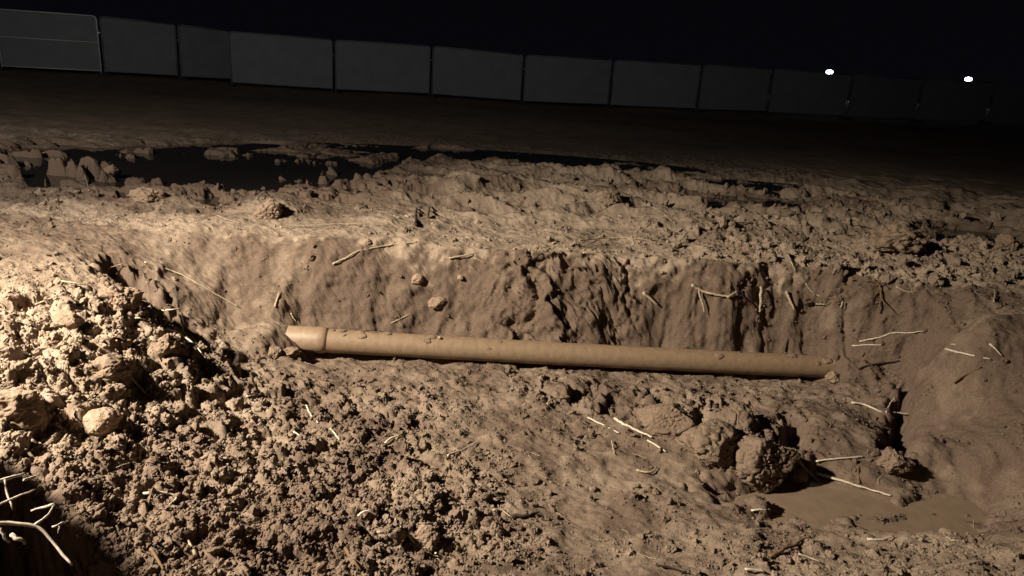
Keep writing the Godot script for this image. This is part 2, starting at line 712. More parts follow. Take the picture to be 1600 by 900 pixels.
func row_height(j: int) -> void:
	var d := ds[j]
	var out := PackedFloat32Array()
	var wl := PackedFloat32Array()
	out.resize(xs.size())
	wl.resize(xs.size())
	for i in xs.size():
		var x := xs[i]
		var wall := 0.0
		var h := 0.0
		if absf(x) < 14.0 and d < 9.0 and d > -2.0:
			var dd := d + n_soft.get_noise_2d(x * 0.9, d * 0.6) * 0.10 + n_soft.get_noise_2d(x * 3.2 + 9.0, d * 1.4) * 0.014
			var t := clampf((dd - col_base[i]) / (col_lip[i] - col_base[i]), 0.0, 1.0)
			var m := lerpf(t, ease01(t), 0.45)
			wall = 1.0 if t > 0.0 and t < 1.0 else 0.0
			var side := ease01((absf(x) - 6.0) / 3.0)
			if t <= 0.0: h = dug_height(x, d)
			elif t >= 1.0: h = top_height(x, d)
			else: h = lerpf(dug_height(x, d), top_height(x, d), m)
			if side > 0.0: h = lerpf(h, top_height(x, d), side)
		else:
			h = top_height(x, d)
		out[i] = h
		wl[i] = wall
	heights[j] = out
	walls[j] = wl


func dome(v: float) -> float:
	v = clampf(v + 1.0, 0.0, 1.2)
	return 1.0 - v * v * 1.1


func row_surface(j: int) -> void:
	var d := ds[j]
	var out := PackedVector3Array()
	var tint := PackedColorArray()
	out.resize(xs.size())
	tint.resize(xs.size())
	var jm := maxi(j - 1, 0)
	var jp := mini(j + 1, ds.size() - 1)
	var here: PackedFloat32Array = heights[j]
	var below: PackedFloat32Array = heights[jm]
	var above: PackedFloat32Array = heights[jp]
	var wl: PackedFloat32Array = walls[j]
	var near := 1.0 - ease01((d - 11.0) / 8.0)
	for i in xs.size():
		var x := xs[i]
		var p := Vector3(x, here[i], -d)
		var im := maxi(i - 1, 0)
		var ip := mini(i + 1, xs.size() - 1)
		var n := Vector3(-(here[ip] - here[im]) / (xs[ip] - xs[im]), 1.0, (above[i] - below[i]) / (ds[jp] - ds[jm])).normalized()
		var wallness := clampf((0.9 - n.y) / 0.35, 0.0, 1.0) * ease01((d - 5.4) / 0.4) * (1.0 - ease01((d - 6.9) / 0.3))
		var disp := 0.0
		var c := sample(crumb_img, x, d)
		if absf(x) < 12.0 and near > 0.0 and d > 0.5:
			var wv := Vector3(n_warp.get_noise_3dv(p), n_warp.get_noise_3dv(p + Vector3(7.1, 0, 0)), n_warp.get_noise_3dv(p + Vector3(0, 0, 9.3))) * 0.05
			var q := p + wv
			var mid := n_mid.get_noise_3dv(p)
			var k := clampf(c + mid * 0.5, 0.0, 1.2)
			var k2 := k * k
			disp += 0.022 * mid + 0.008 * n_fine.get_noise_3dv(p)
			if k > 0.12:
				k2 *= 1.0 - 0.75 * wallness
				k *= 1.0 - 0.6 * wallness
				var big := dome(n_lump.get_noise_3dv(p * 0.55 + wv * 1.2))
				disp += k2 * 0.055 * (big - 0.5) + k * 0.016 * mid
				disp += k2 * 0.022 * (dome(n_lump.get_noise_3dv(q * 1.25)) - 0.5)
				disp += k * 0.013 * (dome(n_lump2.get_noise_3dv(q)) - 0.5)
				disp += minf(k, 0.6) * 0.007 * (dome(n_lump3.get_noise_3dv(q)) - 0.5)
			if c > 0.4 and wallness < 0.5 and d < 5.9:
				# broken plates of earth on the pit floor
				var pq := (p + wv * 0.6) * (1.1 if x > 0.3 else 1.75)
				var e2 := clampf((n_plate.get_noise_3dv(pq) + 1.0) / 0.14, 0.0, 1.0)
				var on := ease01((c - 0.45) / 0.2) * (1.0 - wallness)
				disp += on * ((0.055 * n_cell.get_noise_3dv(pq) - 0.05 * (1.0 - e2)) if x > 0.3 else (0.03 * n_cell.get_noise_3dv(pq) - 0.03 * (1.0 - e2)))
			if wallness > 0.02:
				# broken, cracked face in the middle; tooth marks of the bucket to the right
				var crack := ease01((x + 0.35) / 0.4) * (1.0 - ease01((x - 1.0) / 0.3))
				if crack > 0.02:
					var w := (p + wv * 0.35 + Vector3(p.y * 0.45, 0, 0)) * Vector3(1.25, 0.9, 1.0)
					var tnz := n_soft.get_noise_3dv(p * 1.4)
					var e := clampf((n_plate.get_noise_3dv(w) + 1.0) / 0.09, 0.0, 1.0)
					disp += crack * wallness * (0.042 * n_cell.get_noise_3dv(w) - 0.032 * (1.0 - e) * clampf(0.6 + 2.0 * tnz, 0.0, 1.0) + 0.02 * mid + 0.012 * n_fine.get_noise_3dv(p * 0.8))
					disp += crack * wallness * 0.008 * (dome(n_lump2.get_noise_3dv(q * 0.8)) - 0.5)
				var teeth := ease01((x - 0.95) / 0.25) * (1.0 - ease01((x - 2.9) / 0.4))
				if teeth > 0.02:
					var low := ease01((-0.28 + 0.12 * n_soft.get_noise_2d(x * 4.0, 1.0) - p.y) / 0.10)
					var ph := (x + 0.03 * n_soft.get_noise_2d(x * 2.0, p.y * 1.5)) / 0.23
					var cell := roundf(ph)
					var fr := absf(ph - cell) * 2.0
					var depth := clampf(0.5 + 1.6 * n_soft.get_noise_2d(cell * 7.3, p.y * 2.2), 0.0, 1.3)
					disp += teeth * wallness * (low * (0.012 * n_soft.get_noise_2d(x * 8.0, p.y * 0.8) - 0.022 * exp(-(fr / 0.17) ** 2) * depth - 0.02) + (1.0 - low) * (0.02 * mid + 0.018 * (dome(n_lump.get_noise_3dv(q)) - 0.5) - 0.025 * exp(-(fr / 0.16) ** 2) * depth))
				disp += wallness * (1.0 - teeth) * (0.026 * n_soft.get_noise_3dv(p * 1.6) + 0.008 * mid + 0.008 * n_fine.get_noise_3dv(p * 0.7))
			disp *= near
		out[i] = p + n * disp
		# colour of the soil: drier crust above, moister and redder in the cut
		var tn := n_tint.get_noise_3dv(p)
		var tn2 := n_tint.get_noise_3dv(p * 5.0 + Vector3(5, 1, 2))
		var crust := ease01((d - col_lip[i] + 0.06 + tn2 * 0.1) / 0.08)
		var heap := exp(-(((x + 2.9) / 1.1) ** 2 + ((d - 4.2) / 1.2) ** 2)) + 0.6 * exp(-(((x - 2.2) / 0.9) ** 2 + ((d - 3.2) / 0.5) ** 2))  # drier loose soil; the left patch also carries lamp brightness in its colour
		var dry := clampf(lerpf(0.22 + 0.85 * heap - 0.35 * exp(-(((x - 3.7) / 0.9) ** 2 + ((d - 5.0) / 0.8) ** 2)) - 0.33 * wallness, 0.82, crust) + tn * 0.6 + tn2 * 0.35, 0.0, 1.0)  # darker patch on the right block, darker still on the steep wall
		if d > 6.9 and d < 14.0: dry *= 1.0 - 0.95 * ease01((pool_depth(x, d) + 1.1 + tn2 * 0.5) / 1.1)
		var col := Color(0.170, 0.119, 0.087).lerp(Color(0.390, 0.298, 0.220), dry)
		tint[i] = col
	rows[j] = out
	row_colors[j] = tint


func row_normal(j: int) -> void:
	var out := PackedVector3Array()
	out.resize(xs.size())
	var here: PackedVector3Array = rows[j]
	var below: PackedVector3Array = rows[maxi(j - 1, 0)]
	var above: PackedVector3Array = rows[mini(j + 1, ds.size() - 1)]
	for i in xs.size():
		var a := here[mini(i + 1, xs.size() - 1)] - here[maxi(i - 1, 0)]
		var b := above[i] - below[i]
		out[i] = a.cross(b).normalized()
	row_normals[j] = out


func for_rows(work: Callable) -> void:
	var id := WorkerThreadPool.add_group_task(work, ds.size(), -1, true)
	WorkerThreadPool.wait_for_group_task_completion(id)


func build_ground() -> void:
	solve_floor()
	ds = PackedFloat32Array([-60.0, -40.0])
	fill_line(ds, [[-20, 5.0], [-4, 2.0], [0, 0.5], [1.6, 0.1], [2.2, 0.03], [5.4, 0.0135], [5.8, 0.011], [6.75, 0.0065], [8.0, 0.014], [10.0, 0.018], [12.5, 0.03], [20, 0.14], [45, 0.5], [420, -1.25]])
	var right := PackedFloat32Array([0.0, 0.0145])
	fill_line(right, [[5.4, 0.0145], [8.0, 0.035], [14.0, 0.12], [30.0, 0.5], [420, -1.3]])
	for i in range(right.size() - 1, 0, -1):
		xs.append(-right[i])
	xs.append_array(right)
	var n := ds.size()
	for a in [heights, walls, rows, row_normals, row_colors]:
		a.resize(n)
	for x in xs:
		col_lip.append(along(lip_line, x))
		col_base.append(along(base_line, x))
	for_rows(row_height)
	for_rows(row_surface)
	for_rows(row_normal)
	var v := PackedVector3Array()
	var nn := PackedVector3Array()
	var cc := PackedColorArray()
	for j in n:
		v.append_array(rows[j])
		nn.append_array(row_normals[j])
		cc.append_array(row_colors[j])
	var w := xs.size()
	var idx := PackedInt32Array()
	idx.resize((n - 1) * (w - 1) * 6)
	var k := 0
	for j in n - 1:
		var o := j * w
		for i in w - 1:
			idx[k] = o + i
			idx[k + 1] = o + w + i
			idx[k + 2] = o + i + 1
			idx[k + 3] = o + i + 1
			idx[k + 4] = o + w + i
			idx[k + 5] = o + w + i + 1
			k += 6
	var arr := []
	arr.resize(Mesh.ARRAY_MAX)
	arr[Mesh.ARRAY_VERTEX] = v
	arr[Mesh.ARRAY_NORMAL] = nn
	arr[Mesh.ARRAY_COLOR] = cc
	arr[Mesh.ARRAY_INDEX] = idx
	var mesh := ArrayMesh.new()
	mesh.add_surface_from_arrays(Mesh.PRIMITIVE_TRIANGLES, arr)
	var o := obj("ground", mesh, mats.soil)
	tag(o, "dug brown earth of the pit, its heaps and the muddy yard around", "", "", "structure")
	print("ground ", v.size(), " verts ", idx.size() / 3, " tris ", Time.get_ticks_msec())


func nearest(line: PackedFloat32Array, x: float) -> int:
	var i := line.bsearch(x)
	if i <= 0: return 0
	if i >= line.size(): return line.size() - 1
	return i if line[i] - x < x - line[i - 1] else i - 1


func on_ground(x: float, d: float) -> Vector3:
	return rows[nearest(ds, d)][nearest(xs, x)]


func ground_normal(x: float, d: float) -> Vector3:
	return row_normals[nearest(ds, d)][nearest(xs, x)]


func ground_tint(x: float, d: float) -> Color:
	return row_colors[nearest(ds, d)][nearest(xs, x)]


func build_water() -> void:
	var k := 0
	for p in pools:
		# a level sheet with the outline of its hollow; the ground rises through its rim
		var v := PackedVector3Array()
		var idx := PackedInt32Array()
		var level: float = p[4]
		v.append(Vector3(p[0], level, -p[1]))
		for i in 48:
			var f := TAU * i / 48
			v.append(Vector3(p[0] + cos(f) * p[2] * 1.35, level, -(p[1] + sin(f) * p[3] * 1.35)))
			idx.append_array([0, 1 + i, 1 + (i + 1) % 48])
		var o := obj("puddle", mesh_of(v, idx), mats.muddy if p[4] < -0.5 else mats.water)
		tag(o, ["wide dark pool of standing water behind the left edge of the pit", "long thin puddle right of the wide pool", "dark puddle strip in the ruts behind the toothed wall", "thin dark puddle in the ruts behind the cracked wall", "thin puddle farthest back in the ruts on the right", "small dark puddle beside the pale clump on the right", "shallow murky puddle on the trench floor below the big clods"][k], "", "", "structure")
		k += 1


# ------------------------------------------------------------------ fence
func tube_line(a: Vector3, b: Vector3, r: float, sides := 10) -> ArrayMesh:
	return tube(PackedVector3Array([a, b]), PackedFloat32Array([r, r]), sides)


func fence_panel(a: Vector3, b: Vector3, label: String, mid_rail: bool, tall := 2.0, bright := false) -> void:
	var metal: Material = mats.glint_rail if bright else mats.dull_steel  # bright frames take the whitened colour in place of a metal highlight
	var flat := Vector3(b.x - a.x, 0, b.z - a.z)
	var length := flat.length() - 0.11
	var mid := (a + b) * 0.5
	var rise := (b.y - a.y) * 0.5
	var t := thing("fence_panel", label, "fence panel", mid, -atan2(flat.z, flat.x), "temporary fence panels along the yard")
	var hw := length * 0.5
	# cladding sheet tied to the frame, bellying a little between the tubes
	var v := PackedVector3Array()
	var idx := PackedInt32Array()
	var nx := 18
	var ny := 9
	var s := rng.randf() * 50.0
	for side in 2:
		for j in ny + 1:
			for i in nx + 1:
				var u := float(i) / nx
				var w := float(j) / ny
				var y := lerpf(0.17, tall - 0.03, w) + lerpf(-rise, rise, u)
				var belly := sin(u * PI) * sin(w * PI) * 0.05 * n_soft.get_noise_2d(s, 2.0) + 0.02 * n_soft.get_noise_2d(u * 3.0 + s, w * 2.0)
				v.append(Vector3(lerpf(-hw + 0.02, hw - 0.02, u), y, -0.045 + belly + side * -0.006))
	for side in 2:
		for j in ny:
			for i in nx:
				var p := side * (nx + 1) * (ny + 1) + j * (nx + 1) + i
				var q := p + nx + 1
				idx.append_array([p, q, p + 1, p + 1, q, q + 1] if side == 0 else [p, p + 1, q, p + 1, q + 1, q])
	obj("sheet", mesh_of(v, idx), mats.sheet, t)
	var c := 0.12
	for sx in [-1.0, 1.0]:
		var lift: float = rise * sx
		obj("post", tube(PackedVector3Array([Vector3(sx * hw, lift, 0), Vector3(sx * hw, tall - c + lift, 0), Vector3(sx * (hw - 0.035), tall - 0.035 + lift, 0), Vector3(sx * (hw - c), tall + lift, 0)]), PackedFloat32Array([0.021, 0.021, 0.021, 0.021]), 8), metal, t)
		var f := obj("foot", block(Vector3(0.24, 0.13, 0.66), 0.02), mats.foot, t)
		f.position = Vector3(sx * (hw + 0.02), lift + 0.05, 0)
	obj("top_rail", tube_line(Vector3(-hw + c, tall - rise, 0), Vector3(hw - c, tall + rise, 0), 0.021), metal, t)
	obj("bottom_rail", tube_line(Vector3(-hw, 0.16 - rise, 0), Vector3(hw, 0.16 + rise, 0), 0.017), metal, t)
	if mid_rail:
		obj("middle_rail", tube_line(Vector3(-hw, 1.12 - rise, 0.0), Vector3(hw, 1.12 + rise, 0.0), 0.016), metal, t)
	var clip := obj("clip", block(Vector3(0.10, 0.06, 0.09), 0.012), metal, t)
	clip.position = Vector3(hw + 0.03, 1.45 + rise, 0)


func ground_foot(x: float, d: float) -> Vector3:
	return on_ground(x, d) + Vector3(0, -0.02, 0)


func build_fence() -> void:
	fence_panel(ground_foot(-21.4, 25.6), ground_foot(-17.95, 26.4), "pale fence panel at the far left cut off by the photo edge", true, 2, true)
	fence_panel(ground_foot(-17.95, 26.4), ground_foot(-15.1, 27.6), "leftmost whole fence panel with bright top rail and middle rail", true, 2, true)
	fence_panel(ground_foot(-15.1, 27.6), ground_foot(-13.2, 29.4), "fence panel turned back just right of the bright railed panel", false, 2, false)
	fence_panel(ground_foot(-13.2, 29.4), ground_foot(-11.75, 31.6), "dim fence panel set back in the gap before the round cornered panel", false, 2, false)
	fence_panel(ground_foot(-11.2, 29.3), ground_foot(-7.5, 30.3), "fence panel with clear round corners standing in front of the gap", false, 2, false)
	fence_panel(ground_foot(-7.5, 30.3), ground_foot(-3.82, 31.4), "fence panel right of the round cornered panel", false, 2, false)
	fence_panel(ground_foot(-3.82, 31.4), ground_foot(-0.09, 32.5), "second fence panel right of the round cornered panel", false, 2, false)
	fence_panel(ground_foot(-0.09, 32.5), ground_foot(3.7, 33.5), "third fence panel right of the round cornered panel", false, 2, false)
	fence_panel(ground_foot(3.7, 33.5), ground_foot(7.6, 34.2), "fourth fence panel right of the round cornered panel", false, 2, false)
	fence_panel(ground_foot(7.6, 34.2), ground_foot(11, 35), "fifth fence panel right of the round cornered panel", false, 2, false)
	fence_panel(ground_foot(11, 35), ground_foot(15.1, 36.2), "dark fence panel just left of the left far lamp", false, 2, false)
	fence_panel(ground_foot(15.1, 36.2), ground_foot(19.2, 37.3), "dark fence panel just right of the left far lamp", false, 2, false)
	fence_panel(ground_foot(19.2, 37.3), ground_foot(23.15, 38.4), "dark fence panel left of the right far lamp", false, 2, false)
	fence_panel(ground_foot(23.15, 38.4), ground_foot(27.1, 39.5), "dim fence panel under the right far lamp", false, 2, false)


# ------------------------------------------------------------------ lamps
func flood_head(t: Node3D, at: Vector3, dir: Vector3, size: Vector3, lens_mat: Material) -> Transform3D:
	var pivot := Transform3D(Basis.looking_at(dir), at)
	var body := obj("lamp_housing", block(size, 0.03), mats.housing, t)
	body.transform = pivot
	var ball := SphereMesh.new()
	ball.radius = 0.5
	ball.height = 1.0
	ball.radial_segments = 24
	ball.rings = 12
	var lens := obj("lens", ball, lens_mat, body)
	lens.scale = Vector3(size.x * 0.9, size.y * 0.9, 0.06)
	lens.position = Vector3(0, 0, -size.z * 0.5 - 0.004)
	for k in 6:
		var fin := obj("cooling_fin", block(Vector3(0.01, size.y * 0.8, 0.05), 0.002), mats.housing, body)
		fin.position = Vector3((k - 2.5) * size.x * 0.15, 0, size.z * 0.5 + 0.024)
	return pivot


func work_light(at: Vector3, tall: float) -> void:
	at.y = on_ground(at.x, -at.z).y
	var t := thing("work_light", "tall tripod work light left of the pit with a second head added for the fence", "work light", at)
	obj("mast", tube(PackedVector3Array([Vector3(0, 0.5, 0), Vector3(0, 2.2, 0), Vector3(0, 2.21, 0), Vector3(0, tall, 0)]), PackedFloat32Array([0.035, 0.035, 0.026, 0.026]), 12), mats.steel, t)
	for k in 3:
		var f := TAU * k / 3 + 0.4
		obj("leg", tube_line(Vector3(0, 1.3, 0), Vector3(cos(f) * 0.95, 0.02, sin(f) * 0.95), 0.018), mats.steel, t)
		obj("brace", tube_line(Vector3(0, 0.62, 0), Vector3(cos(f) * 0.5, 0.68, sin(f) * 0.5), 0.01), mats.steel, t)
	obj("crossbar", tube_line(Vector3(-0.4, tall - 0.12, 0), Vector3(0.4, tall - 0.12, 0), 0.02), mats.steel, t)
	var aims := [[Vector3(0.30, tall, 0), Vector3(-1.5, -0.8, -4.4), 42.0, 1.0, 190.0], [Vector3(-0.30, tall, 0), Vector3(-6.0, 1.0, -27.0), 62.0, 0.9, 60.0]]  # second head added to light the fence and the far ground
	for a in aims:
		var dir: Vector3 = (a[1] - (at + a[0])).normalized()
		var head := flood_head(t, a[0], dir, Vector3(0.38, 0.28, 0.09), mats.work_lens)
		var l := SpotLight3D.new()
		l.name = "lamp_light"
		l.transform = Transform3D(head.basis, a[0] + dir * 0.09)
		l.light_color = Color(1.0, 0.95, 0.87) if a == aims[0] else Color(1.0, 0.97, 0.93)
		l.light_energy = a[4]
		l.light_size = 0.18
		l.spot_range = 80.0
		l.spot_attenuation = 2.0
		l.spot_angle = a[2]
		l.spot_angle_attenuation = a[3]
		l.shadow_enabled = true
		t.add_child(l, true)


func far_floodlight(at: Vector3, label: String) -> void:
	var base := Vector3(at.x, along(fence_feet, at.x), at.z)
	var t := thing("floodlight", label, "floodlight", base, 0.0, "far floodlights beyond the fence")
	var up := at.y - base.y
	obj("mast", tube(PackedVector3Array([Vector3(0, 0, -0.16), Vector3(0, up + 0.1, -0.16)]), PackedFloat32Array([0.07, 0.045]), 10), mats.housing, t)
	var dir := (Vector3(0, 0.9, 0) - at).normalized()
	var head := flood_head(t, Vector3(0, up, 0), dir, Vector3(0.62, 0.40, 0.16), mats.far_lens)
	var l := OmniLight3D.new()
	l.name = "lamp_light"
	l.position = head.origin + dir * 0.16
	l.light_color = Color(0.86, 0.97, 1.0)
	l.light_energy = 4.0
	l.light_size = 0.2
	l.omni_range = 120.0
	l.omni_attenuation = 2.0
	l.shadow_enabled = true
	t.add_child(l, true)


# ------------------------------------------------------------------ pipe
func build_pipe() -> void:
	var axis := (pipe_b - pipe_a).normalized()
	var a := pipe_a - axis * 0.45
	var b := pipe_b + axis * 0.5
	var pts := PackedVector3Array()
	var rad := PackedFloat32Array()
	var n := 40
	for i in n + 1:
		var p := a.lerp(b, float(i) / n)
		p.y -= 0.012 * sin(PI * i / n)
		pts.append(p - pipe_a)
		rad.append(PIPE_R)
	var t := thing("pipe", "long straight brown plastic pipe lying on the pit bottom", "pipe", pipe_a)
	obj("barrel", tube(pts, rad, 48), mats.pipe, t)
	# the socket end at the left, pushed over the barrel
	var s0 := pipe_a - axis * 0.42 - pipe_a
	var s1 := axis * 0.16
	obj("socket", tube(PackedVector3Array([s0, s1 - axis * 0.10, s1 - axis * 0.085, s1 - axis * 0.035, s1 - axis * 0.02, s1]), PackedFloat32Array([0.108, 0.108, 0.113, 0.113, 0.108, 0.1015]), 48), mats.pipe, t)
	# earth caked on the barrel, mostly towards its ends
	var r := RandomNumberGenerator.new()
	r.seed = 31
	var whole := (pipe_b - pipe_a).length()
	for i in 26:
		var u := pow(r.randf(), 2.2) * 0.35
		if i % 3 == 0: u = 1.0 - u * 0.8
		if i % 5 == 0: u = r.randf()
		var f := r.randf_range(-0.5, 1.1)
		var out := Vector3(0, cos(f), sin(f))
		var q := r.randf_range(0.012, 0.034)
		var o := obj("mud_patch", lump(500 + i, Vector3(q * r.randf_range(1.0, 1.8), q * 0.2, q), 3, 0.6, 1.0, Color(0.25, 0.178, 0.127) * r.randf_range(0.85, 1.25)), mats.crumb, t)
		o.position = axis * whole * u + out * (PIPE_R + 0.002) + Vector3(0, -0.012 * sin(PI * u), 0)
		o.rotation = Vector3(f, 0, 0)


# ------------------------------------------------------------------ clods
var sphere_cache := {}


func icosphere(level: int) -> Array:
	if sphere_cache.has(level): return sphere_cache[level]
	var g := (1.0 + sqrt(5.0)) / 2.0
	var v := PackedVector3Array()
	for s in [-1.0, 1.0]:
		for u in [-1.0, 1.0]:
			v.append(Vector3(0, s, u * g).normalized())
			v.append(Vector3(s, u * g, 0).normalized())
			v.append(Vector3(u * g, 0, s).normalized())
	var f := []
	for i in 12:
		for j in range(i + 1, 12):
			for k in range(j + 1, 12):
				if v[i].distance_to(v[j]) < 1.2 and v[j].distance_to(v[k]) < 1.2 and v[i].distance_to(v[k]) < 1.2:
					f.append([i, k, j] if (v[j] - v[i]).cross(v[k] - v[i]).dot(v[i]) > 0.0 else [i, j, k])
	for l in level:
		var seen := {}
		var next := []
		for t in f:
			var m := []
			for e in 3:
				var p: int = t[e]
				var q: int = t[(e + 1) % 3]
				var key := Vector2i(mini(p, q), maxi(p, q))
				if not seen.has(key):
					seen[key] = v.size()
					v.append(((v[p] + v[q]) * 0.5).normalized())
				m.append(seen[key])
			next.append([t[0], m[0], m[2]])
			next.append([m[0], t[1], m[1]])
			next.append([m[2], m[1], t[2]])
			next.append([m[0], m[1], m[2]])
		f = next
	var idx := PackedInt32Array()
	for t in f:
		idx.append_array(t)
	sphere_cache[level] = [v, idx]
	return sphere_cache[level]


# a lump of earth: a ball cut by a few planes (edged 1) or left round (edged 0), roughened in three sizes
func lump(seed_n: int, size: Vector3, level: int, edged: float, rough: float, tint = null, cracks := 0.0) -> ArrayMesh:
	var r := RandomNumberGenerator.new()
	r.seed = seed_n
	var planes := []
	for i in 16:
		var z := r.randf_range(-1, 1)
		var f := r.randf() * TAU
		planes.append([Vector3(sqrt(1 - z * z) * cos(f), z, sqrt(1 - z * z) * sin(f)), r.randf_range(0.62, 0.95)])
	var base := icosphere(level)
	var v := PackedVector3Array()
	var off := Vector3(fmod(seed_n * 3.7, 50.0), fmod(seed_n * 1.3, 40.0), fmod(seed_n * 2.1, 30.0))
	for u in base[0]:
		var cut := 1.0
		for p in planes:
			var c: float = u.dot(p[0])
			if c > 0.05: cut = minf(cut, p[1] / c)
		var len := lerpf(0.9, cut, edged)
		var q: Vector3 = u * 0.12 + off
		len *= 1.0 + rough * (0.45 * n_mid.get_noise_3dv(q * 1.6) + 0.16 * n_fine.get_noise_3dv(q * 1.2) + 0.10 * (dome(n_lump.get_noise_3dv(q * 4.0)) - 0.5) + 0.035 * (dome(n_lump2.get_noise_3dv(q * 5.0)) - 0.5))
		if cracks > 0.0:
			var e := clampf((n_plate.get_noise_3dv(q * 2.6 + Vector3(n_warp.get_noise_3dv(q * 3.0), 0, 0) * 0.12) + 1.0) / 0.10, 0.0, 1.0)
			len -= cracks * (1.0 - e) * 0.13
		v.append(u * len * size)
	var st := SurfaceTool.new()
	st.begin(Mesh.PRIMITIVE_TRIANGLES)
	st.set_smooth_group(0)
	for p in v:
		if tint != null: st.set_color(tint)
		st.add_vertex(p)
	for i in base[1]:
		st.add_index(i)
	st.generate_normals()
	return st.commit()


func clod(called: String, label: String, category: String, at: Vector3, size: Vector3, turn: Vector3, edged: float, rough: float, shade: float, cracks := 0.0, group := "clods of earth") -> void:
	var c := Color(0.30, 0.216, 0.155) * shade
	var o := obj(called, lump(hash(label) % 1000, size, 5, edged, rough, c, cracks), mats.crumb)
	o.position = at
	o.rotation_degrees = turn
	tag(o, label, category, group)


func build_clods() -> void:
	clod("stone", "tiny pale pebble stuck on top of the pipe", "stone", Vector3(-0.589, -0.724, -5.955), Vector3(0.016, 0.013, 0.014), Vector3(0, 0, 0), 0.6, 0.4, 1.8, 0, "stones in the pit")
	clod("stone", "rounded pale stone with a dark shadow on the left heap", "stone", Vector3(-2.154, -0.404, -3.592), Vector3(0.105, 0.085, 0.09), Vector3(5, 20, 8), 0.6, 0.35, 1.45, 0, "stones in the pit")
	clod("earth_clod", "flat topped pale clod at the left photo edge", "clod", Vector3(-2.49, -0.251, -3.377), Vector3(0.17, 0.12, 0.14), Vector3(0, 30, -8), 0.85, 0.45, 1.25, 0)
	clod("earth_clod", "squarish pale clod by the long root in the crumbly foreground", "clod", Vector3(-0.372, -0.828, -3.361), Vector3(0.075, 0.065, 0.065), Vector3(10, 25, 0), 0.9, 0.5, 1.1, 0)
	clod("earth_clod", "largest cracked block of earth, beside the dark gap", "clod", Vector3(1.729, -0.876, -4.469), Vector3(0.25, 0.2, 0.22), Vector3(6, 12, -8), 1.0, 0.35, 0.8, 1.0)
	clod("earth_clod", "broad cracked slab left of the largest cracked block", "clod", Vector3(1.426, -0.858, -4.585), Vector3(0.3, 0.17, 0.25), Vector3(8, 40, -4), 1.0, 0.3, 0.82, 1.0)
	clod("earth_clod", "smooth faced clod behind the thick white root", "clod", Vector3(1.162, -0.816, -4.864), Vector3(0.24, 0.15, 0.18), Vector3(-5, 10, 6), 1.0, 0.25, 0.85, 0.5)
	clod("earth_clod", "dark broken clod behind the cracked blocks", "clod", Vector3(1.664, -0.822, -4.881), Vector3(0.2, 0.14, 0.16), Vector3(10, 70, 4), 1.0, 0.4, 0.75, 0.8)
	clod("earth_clod", "small broken clod between the largest block and the trench floor", "clod", Vector3(2.007, -0.999, -4.505), Vector3(0.07, 0.06, 0.06), Vector3(0, 50, 10), 0.9, 0.5, 0.9, 0)
	clod("earth_clod", "crumbled clod left of the crevice foot", "clod", Vector3(2.658, -0.879, -4.562), Vector3(0.12, 0.09, 0.1), Vector3(0, 20, 0), 0.85, 0.8, 0.85, 0.6)
	clod("earth_clod", "small pale clod at the right end of the pipe", "clod", Vector3(2.859, -0.919, -6.101), Vector3(0.075, 0.055, 0.06), Vector3(0, 30, 0), 0.7, 0.6, 1.1, 0)
	clod("earth_clod", "clod packed against the left end of the pipe", "clod", Vector3(-1.797, -0.831, -5.679), Vector3(0.09, 0.05, 0.07), Vector3(0, 30, 10), 0.9, 0.6, 1.0, 0)
	clod("earth_clod", "second clod beside the left end of the pipe", "clod", Vector3(-1.898, -0.809, -5.607), Vector3(0.08, 0.05, 0.07), Vector3(0, 80, 10), 0.9, 0.6, 0.95, 0)
	clod("earth_clod", "pale clump standing alone on the ground at the right", "clod", Vector3(3.823, 0.053, -7.402), Vector3(0.32, 0.17, 0.22), Vector3(0, 10, -4), 0.7, 0.9, 1.15, 0.4)
	clod("earth_clod", "small dim clod at the edge of the wide pool", "clod", Vector3(-4.792, 0.017, -8.759), Vector3(0.09, 0.08, 0.08), Vector3(0, 0, 0), 0.8, 0.6, 1.0, 0)
	clod("stone", "pale stone set in the wall left of the cracked part", "stone", Vector3(-0.846, -0.35, -6.362), Vector3(0.06, 0.05, 0.05), Vector3(0, 0, 20), 0.8, 0.5, 1.35, 0, "stones in the pit")
	clod("stone", "tiny pale stone set in the wall under the lip", "stone", Vector3(-0.463, -0.309, -6.384), Vector3(0.028, 0.026, 0.026), Vector3(0, 0, 0), 0.5, 0.3, 1.5, 0, "stones in the pit")
	clod("stone", "wide pale stone low in the wall above the pipe", "stone", Vector3(-0.651, -0.541, -6.312), Vector3(0.1, 0.06, 0.07), Vector3(0, 20, 10), 0.7, 0.4, 1.1, 0, "stones in the pit")
	clod("earth_clod", "pale angular clod high on the left heap", "clod", Vector3(-2.719, -0.127, -4.325), Vector3(0.1, 0.06, 0.07), Vector3(0, 20, -10), 0.95, 0.5, 1.2, 0)
	clod("earth_clod", "broad clod in the middle of the left heap", "clod", Vector3(-2.351, -0.32, -4.04), Vector3(0.15, 0.09, 0.12), Vector3(0, 60, -8), 0.85, 0.6, 1.0, 0)
	clod("earth_clod", "clod on the upper rim of the dark cleft", "clod", Vector3(-2.653, -0.144, -4.798), Vector3(0.14, 0.1, 0.12), Vector3(0, 40, -12), 0.9, 0.8, 1.1, 0.5)
	clod("earth_clod", "clod below the dark cleft", "clod", Vector3(-2.245, -0.369, -4.568), Vector3(0.11, 0.09, 0.1), Vector3(0, 10, -12), 0.9, 0.8, 1.0, 0.4)
	clod("earth_clod", "lit lump on the lip beside the bent stalk", "clod", Vector3(-2.349, 0.04, -6.971), Vector3(0.14, 0.11, 0.12), Vector3(0, 30, 0), 0.8, 0.8, 1.1, 0.2)
	clod("earth_clod", "pale lump on the lip before the wide pool", "clod", Vector3(-3.683, 0.047, -7.358), Vector3(0.18, 0.11, 0.12), Vector3(0, 0, -6), 0.85, 0.7, 1.1, 0)
